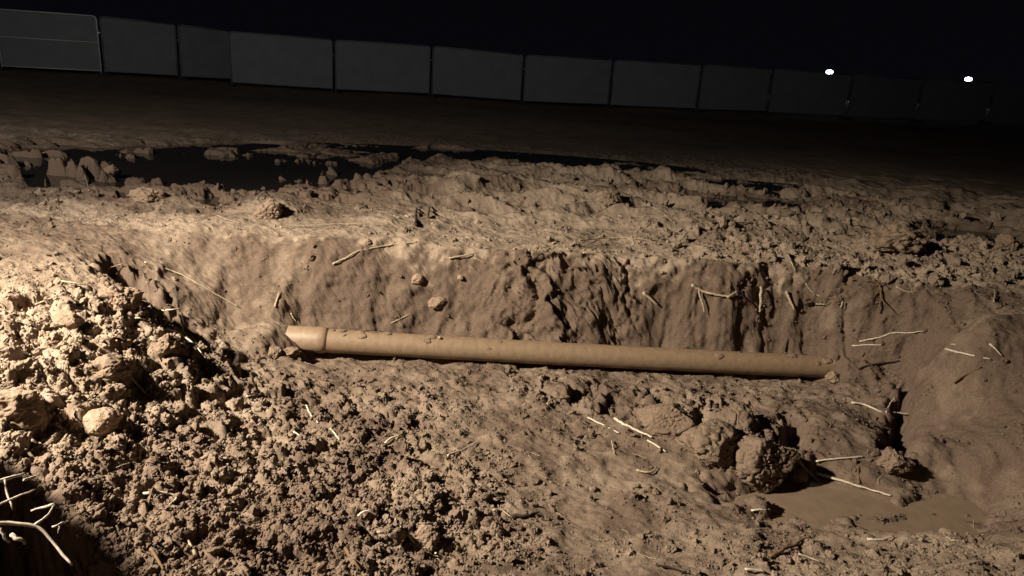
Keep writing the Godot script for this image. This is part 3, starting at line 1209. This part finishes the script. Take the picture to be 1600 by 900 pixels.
	clod("earth_clod", "lumpy clod behind the lip right of centre", "clod", Vector3(1.096, 0.065, -8.686), Vector3(0.15, 0.11, 0.11), Vector3(0, 20, 0), 0.8, 0.9, 1.0, 0.3)
	clod("earth_clod", "rough clod at the right photo edge above the bank", "clod", Vector3(4.945, 0.079, -7.441), Vector3(0.14, 0.11, 0.12), Vector3(0, 50, 0), 0.8, 0.9, 1.05, 0.3)
	clod("earth_clod", "clod on the smooth slope right of the white bent root", "clod", Vector3(-0.448, -0.918, -4.159), Vector3(0.1, 0.05, 0.08), Vector3(0, 30, 0), 0.7, 0.4, 1.05, 0)


func scatter_soil() -> void:
	var r := RandomNumberGenerator.new()
	r.seed = 99
	var kinds := []
	for i in 4: kinds.append([lump(200 + i, Vector3(1, 0.7, 0.9), 2, 0.95, 1.1), [], []])
	for i in 5: kinds.append([lump(300 + i, Vector3(1, 0.62, 0.85), 3, 1.0, 1.15, null, 0.0), [], []])
	var n := 190000
	for i in n:
		var d := 1.0 / lerpf(1.0 / 2.0, 1.0 / 11.0, r.randf())
		var x := r.randf_range(-0.84, 0.84) * (d + 0.6)
		var c := sample(crumb_img, x, d)
		var up := ground_normal(x, d)
		if up.y < 0.55: c *= 0.25
		c += 0.55 * n_mid.get_noise_2d(x * 0.5, d * 0.5) + 0.1
		if r.randf() > clampf(c, 0.03, 1.0): continue
		var s := 0.0045 * pow(1.0 - r.randf() * 0.995, -0.46)
		s *= 0.8 + 0.5 * clampf(c, 0.0, 1.0)
		if d > 6.4: s *= 1.4 + 0.9 * ease01((x - 0.5) / 2.0)
		s = minf(s, (0.08 if x > 0.0 else 0.05) if d > 6.4 else 0.036)
		var p := on_ground(x, d)
		p += up * s * r.randf_range(-0.45, 0.3)
		var b := Basis.from_euler(Vector3(r.randf() * TAU, r.randf() * TAU, r.randf() * TAU)).scaled_local(Vector3.ONE * s * Vector3(1, r.randf_range(0.7, 1.1), r.randf_range(0.7, 1.2)))
		var which := r.randi() % 4 if s < 0.014 else 4 + r.randi() % 5
		var col := ground_tint(x, d) * r.randf_range(0.88, 1.16)
		col.a = 1.0
		kinds[which][1].append(Transform3D(b, p))
		kinds[which][2].append(col)
	for k in kinds:
		var mm := MultiMesh.new()
		mm.transform_format = MultiMesh.TRANSFORM_3D
		mm.use_colors = true
		mm.mesh = k[0]
		mm.instance_count = k[1].size()
		for i in k[1].size():
			mm.set_instance_transform(i, k[1][i])
			mm.set_instance_color(i, k[2][i])
		var o := MultiMeshInstance3D.new()
		o.name = numbered("loose_soil")
		o.multimesh = mm
		o.material_override = mats.crumb
		add_child(o)
		tag(o, "loose brown crumbs of earth strewn over the heaps and the pit", "", "", "stuff")


# ------------------------------------------------------------------ straw, stalks and roots
func bent(points: Array, wobble: float, r: RandomNumberGenerator) -> PackedVector3Array:
	var c := Curve3D.new()
	for i in points.size():
		var t := Vector3.ZERO
		if i > 0 and i < points.size() - 1:
			t = (points[i + 1] - points[i - 1]) * 0.16
		c.add_point(points[i], -t, t)
	var n := maxi(5, int(c.get_baked_length() / 0.025))
	var out := PackedVector3Array()
	for i in n + 1:
		var f := float(i) / n
		out.append(c.sample_baked(c.get_baked_length() * f, true) + Vector3(r.randf_range(-1, 1), r.randf_range(-0.6, 1), r.randf_range(-1, 1)) * wobble)
	return out


func stalk_mesh(points: Array, thick: float, r: RandomNumberGenerator) -> ArrayMesh:
	var pts := bent(points, thick * 0.35, r)
	var rad := PackedFloat32Array()
	for i in pts.size():
		var f := float(i) / (pts.size() - 1)
		rad.append(thick * lerpf(1.0, 0.55, f) * r.randf_range(0.85, 1.12))
	return tube(pts, rad, 6)


func stalk(called: String, label: String, category: String, mat: String, thick: float, lines: Array) -> void:
	var r := RandomNumberGenerator.new()
	r.seed = hash(label) % 100000
	var at: Vector3 = lines[0][0]
	if lines.size() == 1:
		var o := obj(called, stalk_mesh(lines[0].map(func(p): return p - at), thick, r), mats[mat])
		o.position = at
		tag(o, label, category, "straw, stalks and roots on the earth")
		return
	var t := thing(called, label, category, at, 0.0, "straw, stalks and roots on the earth")
	for i in lines.size():
		obj("main_root" if i == 0 else "side_root", stalk_mesh(lines[i].map(func(p): return p - at), thick * (1.0 if i == 0 else 0.7), r), mats[mat], t)


func build_stalks() -> void:
	stalk("dry_stalk", "short pale stalk above the dark cleft on the left heap", "stalk", "straw", 0.006, [[Vector3(-3.225, -0.212, -5.689), Vector3(-3.196, -0.209, -5.755), Vector3(-3.148, -0.191, -5.783)]])
	stalk("dry_stalk", "pale straight stalk on the lit top of the left heap", "stalk", "straw", 0.006, [[Vector3(-3.118, -0.065, -4.891), Vector3(-2.976, -0.057, -4.834), Vector3(-2.923, -0.089, -4.902)]])
	stalk("root", "long thin root curving down the left end of the far wall", "root", "straw", 0.007, [[Vector3(-2.998, -0.184, -5.838), Vector3(-2.805, -0.277, -5.931), Vector3(-2.607, -0.368, -5.924), Vector3(-2.425, -0.491, -5.957), Vector3(-2.3, -0.561, -5.965)]])
	stalk("dry_stalk", "upright stalk at the left lip before the wide pool", "stalk", "straw", 0.006, [[Vector3(-4.257, 0.064, -7.326), Vector3(-4.694, -0.007, -8.069), Vector3(-4.826, 0.046, -8.26)]])
	stalk("dry_stalk", "blurred upright stem at the far left lip", "stalk", "brown_root", 0.009, [[Vector3(-4.768, 0.059, -7.458), Vector3(-6.281, -0.252, -9.855)]])
	stalk("dry_stalk", "bent stalk on the lip below the wide pool", "stalk", "straw", 0.006, [[Vector3(-3.079, -0.013, -7.241), Vector3(-3.308, -0.142, -8.052), Vector3(-3.042, 0.003, -7.724)]])
	stalk("dry_stalk", "small curled stalk below the bent stalk on the left lip", "stalk", "straw", 0.004, [[Vector3(-2.779, 0.019, -6.814), Vector3(-2.633, 0.015, -6.675), Vector3(-2.491, 0.009, -6.606)]])
	stalk("dry_stalk", "pale stalk among bright clods at the left photo edge", "stalk", "straw", 0.006, [[Vector3(-3.083, -0.13, -4.574), Vector3(-2.964, -0.07, -4.536), Vector3(-2.889, -0.027, -4.542)]])
	stalk("root", "short white root piece at the mouth of the dark cleft", "root", "white_root", 0.007, [[Vector3(-2.539, -0.241, -4.725), Vector3(-2.491, -0.239, -4.723), Vector3(-2.463, -0.271, -4.783)]])
	stalk("root", "short white root lying across the dark cleft", "root", "white_root", 0.007, [[Vector3(-2.773, -0.495, -5.573), Vector3(-2.672, -0.476, -5.554), Vector3(-2.63, -0.493, -5.643)]])
	stalk("root", "long white root bowed below the dark cleft", "root", "white_root", 0.008, [[Vector3(-2.395, -0.363, -4.878), Vector3(-2.325, -0.444, -4.969), Vector3(-2.182, -0.47, -4.849), Vector3(-2.076, -0.555, -4.786)]])
	stalk("root", "white root on the heap above the round pale stone", "root", "white_root", 0.008, [[Vector3(-2.297, -0.363, -4.146), Vector3(-2.235, -0.437, -4.133), Vector3(-2.165, -0.48, -4.095)]])
	stalk("root", "white root scrap left of the small dark hollow", "root", "white_root", 0.007, [[Vector3(-1.768, -0.735, -4.653), Vector3(-1.701, -0.76, -4.754)]])
	stalk("dry_stalk", "pale stalk on the near edge of the flat clod at the left", "stalk", "straw", 0.006, [[Vector3(-2.443, -0.258, -3.271), Vector3(-2.464, -0.304, -3.375), Vector3(-2.381, -0.288, -3.377)]])
	stalk("dry_stalk", "stalk rising from the lump on the lip left of centre", "stalk", "straw", 0.006, [[Vector3(-2.587, 0.091, -7.347), Vector3(-2.725, 0.03, -8.002), Vector3(-3.037, -0.176, -9.354)]])
	stalk("dry_stalk", "long pale stalk lying along the lip left of centre", "stalk", "straw", 0.006, [[Vector3(-2.141, -0.017, -6.644), Vector3(-1.993, -0.018, -6.742), Vector3(-1.712, -0.004, -6.845), Vector3(-1.446, 0.004, -6.885)]])
	stalk("root", "long bent root hanging over the lip left of centre", "root", "straw", 0.008, [[Vector3(-1.568, -0.224, -6.268), Vector3(-1.441, -0.159, -6.314), Vector3(-1.37, -0.119, -6.35), Vector3(-1.13, -0.076, -6.456), Vector3(-0.872, -0.033, -6.495)]])
	stalk("root", "pale root on the lip above the cracked wall", "root", "straw", 0.008, [[Vector3(-0.573, -0.152, -6.435), Vector3(-0.391, -0.112, -6.472), Vector3(-0.219, -0.059, -6.591)]])
	stalk("dry_stalk", "short stalk crossing below the pale lip root", "stalk", "straw", 0.006, [[Vector3(-0.349, -0.141, -6.456), Vector3(-0.254, -0.18, -6.443)]])
	stalk("dry_stalk", "short upright stalk on the wall above the left pipe end", "stalk", "straw", 0.01, [[Vector3(-1.991, -0.549, -5.981), Vector3(-1.982, -0.441, -6.077)]])
	stalk("dry_stalk", "small slanted stalk right of the upright stalk on the wall", "stalk", "straw", 0.006, [[Vector3(-1.876, -0.616, -6.031), Vector3(-1.828, -0.688, -6.022)]])
	stalk("dry_stalk", "faint stalk on the wall above the pipe", "stalk", "straw", 0.006, [[Vector3(-1.059, -0.719, -6.188), Vector3(-0.891, -0.639, -6.255)]])
	stalk("dry_stalk", "dark upright twig on the flat lip left of centre", "stalk", "dark_root", 0.016, [[Vector3(-0.95, 0.01, -6.959), Vector3(-1.055, 0.004, -7.772)]])
	stalk("dry_stalk", "pale short peg beside the dark upright twig", "stalk", "brown_root", 0.015, [[Vector3(-0.893, 0.004, -7.381), Vector3(-0.935, 0.008, -7.94)]])
	stalk("root", "pale root on the crumbly slope in front of the left pipe part", "root", "white_root", 0.007, [[Vector3(-1.365, -0.781, -4.667), Vector3(-1.292, -0.787, -4.537), Vector3(-1.223, -0.795, -4.452)]])
	stalk("dry_stalk", "long pale straw along the lip right of centre", "stalk", "straw", 0.007, [[Vector3(0.608, -0.035, -6.936), Vector3(0.91, -0.055, -7.202), Vector3(1.158, -0.035, -7.185), Vector3(1.463, -0.054, -7.106)]])
	stalk("root", "curled root bunch over the lip at the cracked wall", "root", "straw", 0.007, [[Vector3(0.605, -0.037, -6.464), Vector3(0.72, -0.034, -6.497), Vector3(0.814, -0.071, -6.476), Vector3(0.877, -0.132, -6.47)], [Vector3(0.622, -0.024, -6.55), Vector3(0.755, -0.055, -6.849), Vector3(0.882, -0.064, -6.987)], [Vector3(0.714, -0.061, -6.479), Vector3(0.795, -0.093, -6.46), Vector3(0.844, -0.169, -6.449)]])
	stalk("dry_stalk", "dark stick leaning on the lip above the cracked wall", "stalk", "dark_root", 0.009, [[Vector3(0.162, -0.114, -6.405), Vector3(0.231, -0.062, -6.415), Vector3(0.321, -0.02, -6.515)]])
	stalk("root", "slanted stub root at the left end of the toothed wall", "root", "straw", 0.015, [[Vector3(1.173, -0.353, -6.406), Vector3(1.245, -0.4, -6.401), Vector3(1.313, -0.455, -6.397)]])
	stalk("root", "forked root on the toothed wall", "root", "straw", 0.015, [[Vector3(1.593, -0.251, -6.407), Vector3(1.708, -0.306, -6.398), Vector3(1.928, -0.318, -6.344)], [Vector3(1.899, -0.327, -6.339), Vector3(1.99, -0.277, -6.376)], [Vector3(1.657, -0.296, -6.392), Vector3(1.692, -0.386, -6.371), Vector3(1.726, -0.483, -6.343)]])
	stalk("root", "upright pale stub root in the middle of the toothed wall", "root", "straw", 0.015, [[Vector3(2.232, -0.254, -6.485), Vector3(2.233, -0.357, -6.44), Vector3(2.229, -0.469, -6.407)]])
	stalk("root", "dark slanted root between the forked root and the upright stub", "root", "dark_root", 0.008, [[Vector3(1.99, -0.247, -6.397), Vector3(2.063, -0.327, -6.409), Vector3(2.145, -0.408, -6.412)]])
	stalk("dry_stalk", "thin straw on the lumpy mound behind the lip", "stalk", "straw", 0.006, [[Vector3(1.5, 0.096, -8.221), Vector3(1.56, 0.098, -7.841), Vector3(1.653, 0.028, -7.677)]])
	stalk("dry_stalk", "dark twig lying on the lumpy mound right of centre", "stalk", "dark_root", 0.008, [[Vector3(2.037, 0.06, -7.704), Vector3(2.267, 0.046, -7.848), Vector3(2.555, 0.03, -8)]])
	stalk("root", "pale slanted stub root right of the upright stub", "root", "straw", 0.015, [[Vector3(2.47, -0.283, -6.502), Vector3(2.509, -0.355, -6.469), Vector3(2.552, -0.436, -6.443)]])
	stalk("root", "thin root curved below the right end of the lip", "root", "straw", 0.006, [[Vector3(2.646, -0.205, -6.534), Vector3(2.704, -0.272, -6.516), Vector3(2.773, -0.301, -6.468), Vector3(2.869, -0.297, -6.424)]])
	stalk("dry_stalk", "tiny pale stalk below the thin curved root", "stalk", "straw", 0.006, [[Vector3(2.741, -0.372, -6.468), Vector3(2.813, -0.36, -6.428)]])
	stalk("root", "tiny hanging root left of the root tangle", "root", "straw", 0.009, [[Vector3(2.944, -0.31, -6.396), Vector3(2.928, -0.371, -6.375)]])
	stalk("root", "root tangle hanging from the right end of the wall", "root", "brown_root", 0.009, [[Vector3(3.133, -0.12, -6.442), Vector3(3.232, -0.128, -6.423), Vector3(3.247, -0.219, -6.361), Vector3(3.23, -0.367, -6.298)], [Vector3(3.209, -0.14, -6.414), Vector3(3.269, -0.139, -6.408), Vector3(3.339, -0.092, -6.452)], [Vector3(3.238, -0.183, -6.383), Vector3(3.169, -0.269, -6.348), Vector3(3.12, -0.331, -6.335)], [Vector3(3.246, -0.241, -6.351), Vector3(3.3, -0.298, -6.308), Vector3(3.369, -0.355, -6.259)]])
	stalk("root", "curved root right of the root tangle", "root", "straw", 0.007, [[Vector3(3.385, -0.14, -6.398), Vector3(3.444, -0.169, -6.35), Vector3(3.517, -0.168, -6.327)]])
	stalk("dry_stalk", "stalk hanging over the lip above the curved thin root", "stalk", "straw", 0.008, [[Vector3(2.524, -0.004, -6.765), Vector3(2.511, -0.033, -6.615), Vector3(2.545, -0.106, -6.559)]])
	stalk("dry_stalk", "upright straw on the right bank near the photo edge", "stalk", "straw", 0.008, [[Vector3(4.04, -0.126, -6.049), Vector3(4.153, -0.081, -6.243)]])
	stalk("dry_stalk", "long pale straw on the right bank, upper of a pair", "stalk", "white_root", 0.007, [[Vector3(3.089, -0.622, -6.242), Vector3(3.223, -0.572, -6.216), Vector3(3.343, -0.51, -6.198), Vector3(3.447, -0.479, -6.139), Vector3(3.544, -0.441, -6.098)]])
	stalk("dry_stalk", "straight pale straw on the right bank, lower of a pair", "stalk", "white_root", 0.007, [[Vector3(3.037, -0.67, -6.249), Vector3(3.197, -0.629, -6.193), Vector3(3.372, -0.602, -6.138)]])
	stalk("dry_stalk", "far pale stalk by the pale clump on the right", "stalk", "straw", 0.007, [[Vector3(4.621, 0.009, -8.448), Vector3(5.09, -0.053, -9.118)]])
	stalk("root", "dark curved root right of the pipe end", "root", "dark_root", 0.009, [[Vector3(3.037, -0.814, -6.063), Vector3(3.118, -0.78, -6.065), Vector3(3.229, -0.765, -6.103), Vector3(3.386, -0.718, -6.074)]])
	stalk("root", "thick pale straight root on the shaved right bank", "root", "white_root", 0.009, [[Vector3(3.411, -0.385, -5.524), Vector3(3.443, -0.341, -5.312), Vector3(3.562, -0.328, -5.205)]])
	stalk("dry_stalk", "thin straw above the thick root on the right bank", "stalk", "straw", 0.006, [[Vector3(3.426, -0.337, -5.504), Vector3(3.505, -0.258, -5.269)]])
	stalk("root", "short slanted root at the right end of the thick root", "root", "white_root", 0.007, [[Vector3(3.56, -0.224, -5.254), Vector3(3.602, -0.266, -5.219), Vector3(3.636, -0.298, -5.199)]])
	stalk("root", "two toned root slanting up the shaved right bank", "root", "brown_root", 0.01, [[Vector3(3.375, -0.559, -5.264), Vector3(3.425, -0.489, -5.251), Vector3(3.506, -0.395, -5.206)]])
	stalk("root", "pale root bent over the crevice at the right", "root", "white_root", 0.01, [[Vector3(2.808, -0.917, -5.591), Vector3(2.907, -0.928, -5.581), Vector3(2.956, -0.917, -5.483), Vector3(3.094, -0.969, -5.453)], [Vector3(3.019, -0.919, -5.438), Vector3(3.125, -0.918, -5.604), Vector3(3.21, -0.897, -5.703)]])
	stalk("dry_stalk", "small straw across the top of the crevice", "stalk", "straw", 0.007, [[Vector3(3.167, -0.986, -5.594), Vector3(3.194, -0.923, -5.449)]])
	stalk("dry_stalk", "pale straight straw right of the dark gap by the big clods", "stalk", "white_root", 0.007, [[Vector3(2.158, -0.934, -4.615), Vector3(2.313, -0.902, -4.615), Vector3(2.485, -0.883, -4.63)]])
	stalk("root", "steep pale root leaning into the trench floor", "root", "white_root", 0.01, [[Vector3(2.015, -0.909, -4.599), Vector3(2.078, -0.976, -4.572), Vector3(2.136, -1.011, -4.519), Vector3(2.196, -1.056, -4.384)]])
	stalk("root", "long pale root lying on the trench floor", "root", "white_root", 0.01, [[Vector3(2.158, -0.996, -4.558), Vector3(2.266, -0.997, -4.503), Vector3(2.374, -1.005, -4.45), Vector3(2.48, -1.009, -4.403), Vector3(2.57, -1.007, -4.346)]])
	stalk("dry_stalk", "short upright twig behind the long root on the trench floor", "stalk", "brown_root", 0.007, [[Vector3(2.398, -0.991, -4.452), Vector3(2.415, -0.921, -4.534)]])
	stalk("root", "thick brown root at the lower right foreground", "root", "brown_root", 0.012, [[Vector3(1.449, -0.847, -3.4), Vector3(1.531, -0.835, -3.443), Vector3(1.625, -0.851, -3.52), Vector3(1.744, -0.863, -3.623)]])
	stalk("dry_stalk", "pale stalk below the thick brown root", "stalk", "straw", 0.007, [[Vector3(1.617, -0.852, -3.444), Vector3(1.666, -0.853, -3.424), Vector3(1.709, -0.85, -3.383)]])
	stalk("dry_stalk", "pale bowed straw on the light soil at lower right", "stalk", "white_root", 0.007, [[Vector3(2.08, -0.872, -3.647), Vector3(2.163, -0.865, -3.642), Vector3(2.243, -0.859, -3.675)]])
	stalk("dry_stalk", "tiny straw on the light soil near the right bank foot", "stalk", "straw", 0.007, [[Vector3(2.53, -0.839, -3.665), Vector3(2.54, -0.824, -3.607)]])
	stalk("root", "slender white root left of the thick white root", "root", "white_root", 0.007, [[Vector3(0.615, -0.905, -4.996), Vector3(0.718, -0.903, -4.891), Vector3(0.807, -0.871, -4.725)]])
	stalk("root", "thick white root in the middle of the pit floor", "root", "white_root", 0.012, [[Vector3(0.805, -0.873, -4.946), Vector3(0.846, -0.834, -4.789), Vector3(0.919, -0.849, -4.747), Vector3(1.031, -0.853, -4.651)]])
	stalk("root", "thin root end beyond the thick white root", "root", "white_root", 0.007, [[Vector3(0.989, -0.848, -4.602), Vector3(1.089, -0.848, -4.457)]])
	stalk("root", "small curled root before the middle of the pipe", "root", "straw", 0.007, [[Vector3(0.317, -0.879, -5.134), Vector3(0.377, -0.903, -5.279), Vector3(0.463, -0.906, -5.316)]])
	stalk("dry_stalk", "short stalk left below the thick white root", "stalk", "straw", 0.007, [[Vector3(0.756, -0.905, -4.67), Vector3(0.744, -0.872, -4.428)]])
	stalk("root", "pale bent root scrap on the smooth floor", "root", "straw", 0.007, [[Vector3(0.873, -0.892, -4.272), Vector3(0.951, -0.886, -4.247), Vector3(1.013, -0.889, -4.321)]])
	stalk("dry_stalk", "white straw at the edge of the smooth floor", "stalk", "white_root", 0.008, [[Vector3(1.55, -0.974, -4.021), Vector3(1.598, -0.965, -4.019), Vector3(1.671, -0.964, -4.033)]])
	stalk("dry_stalk", "white straw at the bottom photo edge right of centre", "stalk", "white_root", 0.008, [[Vector3(1.264, -0.807, -3.228), Vector3(1.37, -0.813, -3.231)]])
	stalk("dry_stalk", "dark stick at the left edge of the smooth floor", "stalk", "dark_root", 0.01, [[Vector3(0.083, -0.898, -3.699), Vector3(0.156, -0.893, -3.696), Vector3(0.237, -0.906, -3.764)]])
	stalk("root", "thin dark root at the bottom photo edge", "root", "dark_root", 0.008, [[Vector3(0.824, -0.842, -3.262), Vector3(0.897, -0.841, -3.247), Vector3(0.969, -0.834, -3.209)]])
	stalk("root", "crooked pale root in the crumbly foreground", "root", "white_root", 0.007, [[Vector3(-0.725, -0.732, -3.364), Vector3(-0.686, -0.708, -3.373), Vector3(-0.624, -0.741, -3.389)]])
	stalk("root", "long white root slanting across the crumbly foreground", "root", "white_root", 0.009, [[Vector3(-0.537, -0.77, -3.409), Vector3(-0.519, -0.777, -3.374), Vector3(-0.451, -0.814, -3.326), Vector3(-0.381, -0.863, -3.315), Vector3(-0.292, -0.779, -3.162)]])
	stalk("root", "white bent root on the crumbly slope below the pipe", "root", "white_root", 0.008, [[Vector3(-0.759, -0.853, -4.349), Vector3(-0.723, -0.834, -4.389), Vector3(-0.668, -0.834, -4.43)]])
	stalk("root", "pale bowed root on the smooth slope below the pipe", "root", "white_root", 0.007, [[Vector3(-0.338, -0.826, -4.197), Vector3(-0.245, -0.885, -4.391), Vector3(-0.167, -0.894, -4.523)]])
	stalk("root", "white root above the dark hollow left of centre", "root", "white_root", 0.007, [[Vector3(-1.123, -0.791, -4.375), Vector3(-1.084, -0.801, -4.336), Vector3(-1.04, -0.804, -4.265)]])
	stalk("root", "pale root scrap below the long bowed root", "root", "white_root", 0.007, [[Vector3(-1.313, -0.737, -4.212), Vector3(-1.23, -0.753, -4.163)]])
	stalk("dry_stalk", "wide brown stalk at the bottom photo edge", "stalk", "brown_root", 0.011, [[Vector3(-0.714, -0.691, -3.037), Vector3(-0.63, -0.63, -2.859), Vector3(-0.594, -0.654, -2.833)]])
	stalk("root", "looped pale root beside the dark crumbly patch", "root", "straw", 0.007, [[Vector3(-0.03, -0.877, -3.703), Vector3(0.015, -0.883, -3.729), Vector3(0.082, -0.896, -3.676)]])
	stalk("dry_stalk", "faint stalk in the crumbly foreground", "stalk", "straw", 0.006, [[Vector3(-0.611, -0.777, -3.295), Vector3(-0.551, -0.741, -3.271)]])
	stalk("root", "white hooked root in the left foreground", "root", "white_root", 0.007, [[Vector3(-1.737, -0.55, -3.174), Vector3(-1.661, -0.534, -3.168), Vector3(-1.598, -0.561, -3.194), Vector3(-1.576, -0.565, -3.171), Vector3(-1.564, -0.538, -3.078)]])
	stalk("dry_stalk", "pale stalk with thick end in the left foreground", "stalk", "straw", 0.009, [[Vector3(-1.327, -0.596, -2.8), Vector3(-1.363, -0.579, -2.843), Vector3(-1.419, -0.549, -2.898)]])
	stalk("dry_stalk", "brown stalk at the bottom photo edge on the left", "stalk", "brown_root", 0.009, [[Vector3(-1.489, -0.524, -2.741), Vector3(-1.37, -0.517, -2.595)]])
	stalk("root", "branching white root reaching out over the dark hole", "root", "white_root", 0.007, [[Vector3(-1.567, 0.158, -1.94), Vector3(-1.525, 0.136, -1.96), Vector3(-1.438, 0.117, -1.98), Vector3(-1.389, 0.09, -1.97), Vector3(-1.335, 0.06, -1.94), Vector3(-1.286, 0.04, -1.91)], [Vector3(-1.438, 0.117, -1.98), Vector3(-1.408, 0.138, -2.01), Vector3(-1.403, 0.158, -2.04)], [Vector3(-1.403, 0.158, -2.04), Vector3(-1.458, 0.129, -2.06), Vector3(-1.502, 0.107, -2.07)], [Vector3(-1.599, 0.135, -2.01), Vector3(-1.593, 0.133, -2.06), Vector3(-1.556, 0.138, -2.1), Vector3(-1.546, 0.125, -2.16)]])
	stalk("root", "forked white root at the upper end of the dark hole", "root", "white_root", 0.007, [[Vector3(-1.652, 0.173, -2.11), Vector3(-1.631, 0.168, -2.14), Vector3(-1.616, 0.142, -2.22)], [Vector3(-1.625, 0.168, -2.14), Vector3(-1.61, 0.146, -2.12), Vector3(-1.581, 0.126, -2.09), Vector3(-1.562, 0.107, -2.07)], [Vector3(-1.609, 0.13, -2.2), Vector3(-1.592, 0.117, -2.26)]])
	stalk("root", "thick white root on the rim of the dark hole", "root", "white_root", 0.009, [[Vector3(-2.023, -0.531, -2.955), Vector3(-1.892, -0.489, -2.813), Vector3(-1.83, -0.526, -2.787)]])
	stalk("root", "small twig root below the rim of the dark hole", "root", "white_root", 0.004, [[Vector3(-1.399, 0.094, -2.01), Vector3(-1.384, 0.095, -2.03), Vector3(-1.387, 0.077, -2.07)], [Vector3(-1.387, 0.093, -2.03), Vector3(-1.383, 0.074, -2.01)]])
	stalk("root", "stubby white root inside the dark hole", "root", "white_root", 0.008, [[Vector3(-1.434, 0.156, -1.88), Vector3(-1.41, 0.149, -1.87), Vector3(-1.389, 0.137, -1.87)], [Vector3(-1.466, 0.175, -1.88), Vector3(-1.447, 0.153, -1.87), Vector3(-1.438, 0.136, -1.87)]])


func scatter_straw() -> void:
	var r := RandomNumberGenerator.new()
	r.seed = 5
	var kinds := []
	for i in 4:
		var bend := r.randf_range(-0.12, 0.12)
		kinds.append([stalk_mesh([Vector3(-0.5, 0, 0), Vector3(0, 0, bend), Vector3(0.5, r.randf_range(-0.1, 0.1), 0)], 0.022, r), []])
	for i in 1700:
		var d := 1.0 / lerpf(1.0 / 2.2, 1.0 / 9.5, r.randf())
		var x := r.randf_range(-0.8, 0.8) * (d + 0.4)
		var p := on_ground(x, d)
		var up := ground_normal(x, d)
		if r.randf() > 0.35 + (0.5 if d > 6.4 and d < 7.6 else 0.0): continue
		var t := Vector3(r.randf_range(-1, 1), r.randf_range(-0.2, 0.25), r.randf_range(-1, 1)).normalized()
		var side := up.cross(t).normalized()
		t = side.cross(up)
		var len := r.randf_range(0.03, 0.10)
		kinds[r.randi() % 4][1].append(Transform3D(Basis(t, up, side).scaled_local(Vector3(len, 0.08, 0.08)), p + up * 0.008))
	for k in kinds:
		var mm := MultiMesh.new()
		mm.transform_format = MultiMesh.TRANSFORM_3D
		mm.mesh = k[0]
		mm.instance_count = k[1].size()
		for i in k[1].size():
			mm.set_instance_transform(i, k[1][i])
		var o := MultiMeshInstance3D.new()
		o.name = numbered("straw_litter")
		o.multimesh = mm
		o.material_override = mats.straw
		add_child(o)
		tag(o, "short bits of dry straw littered over the earth", "", "", "stuff")
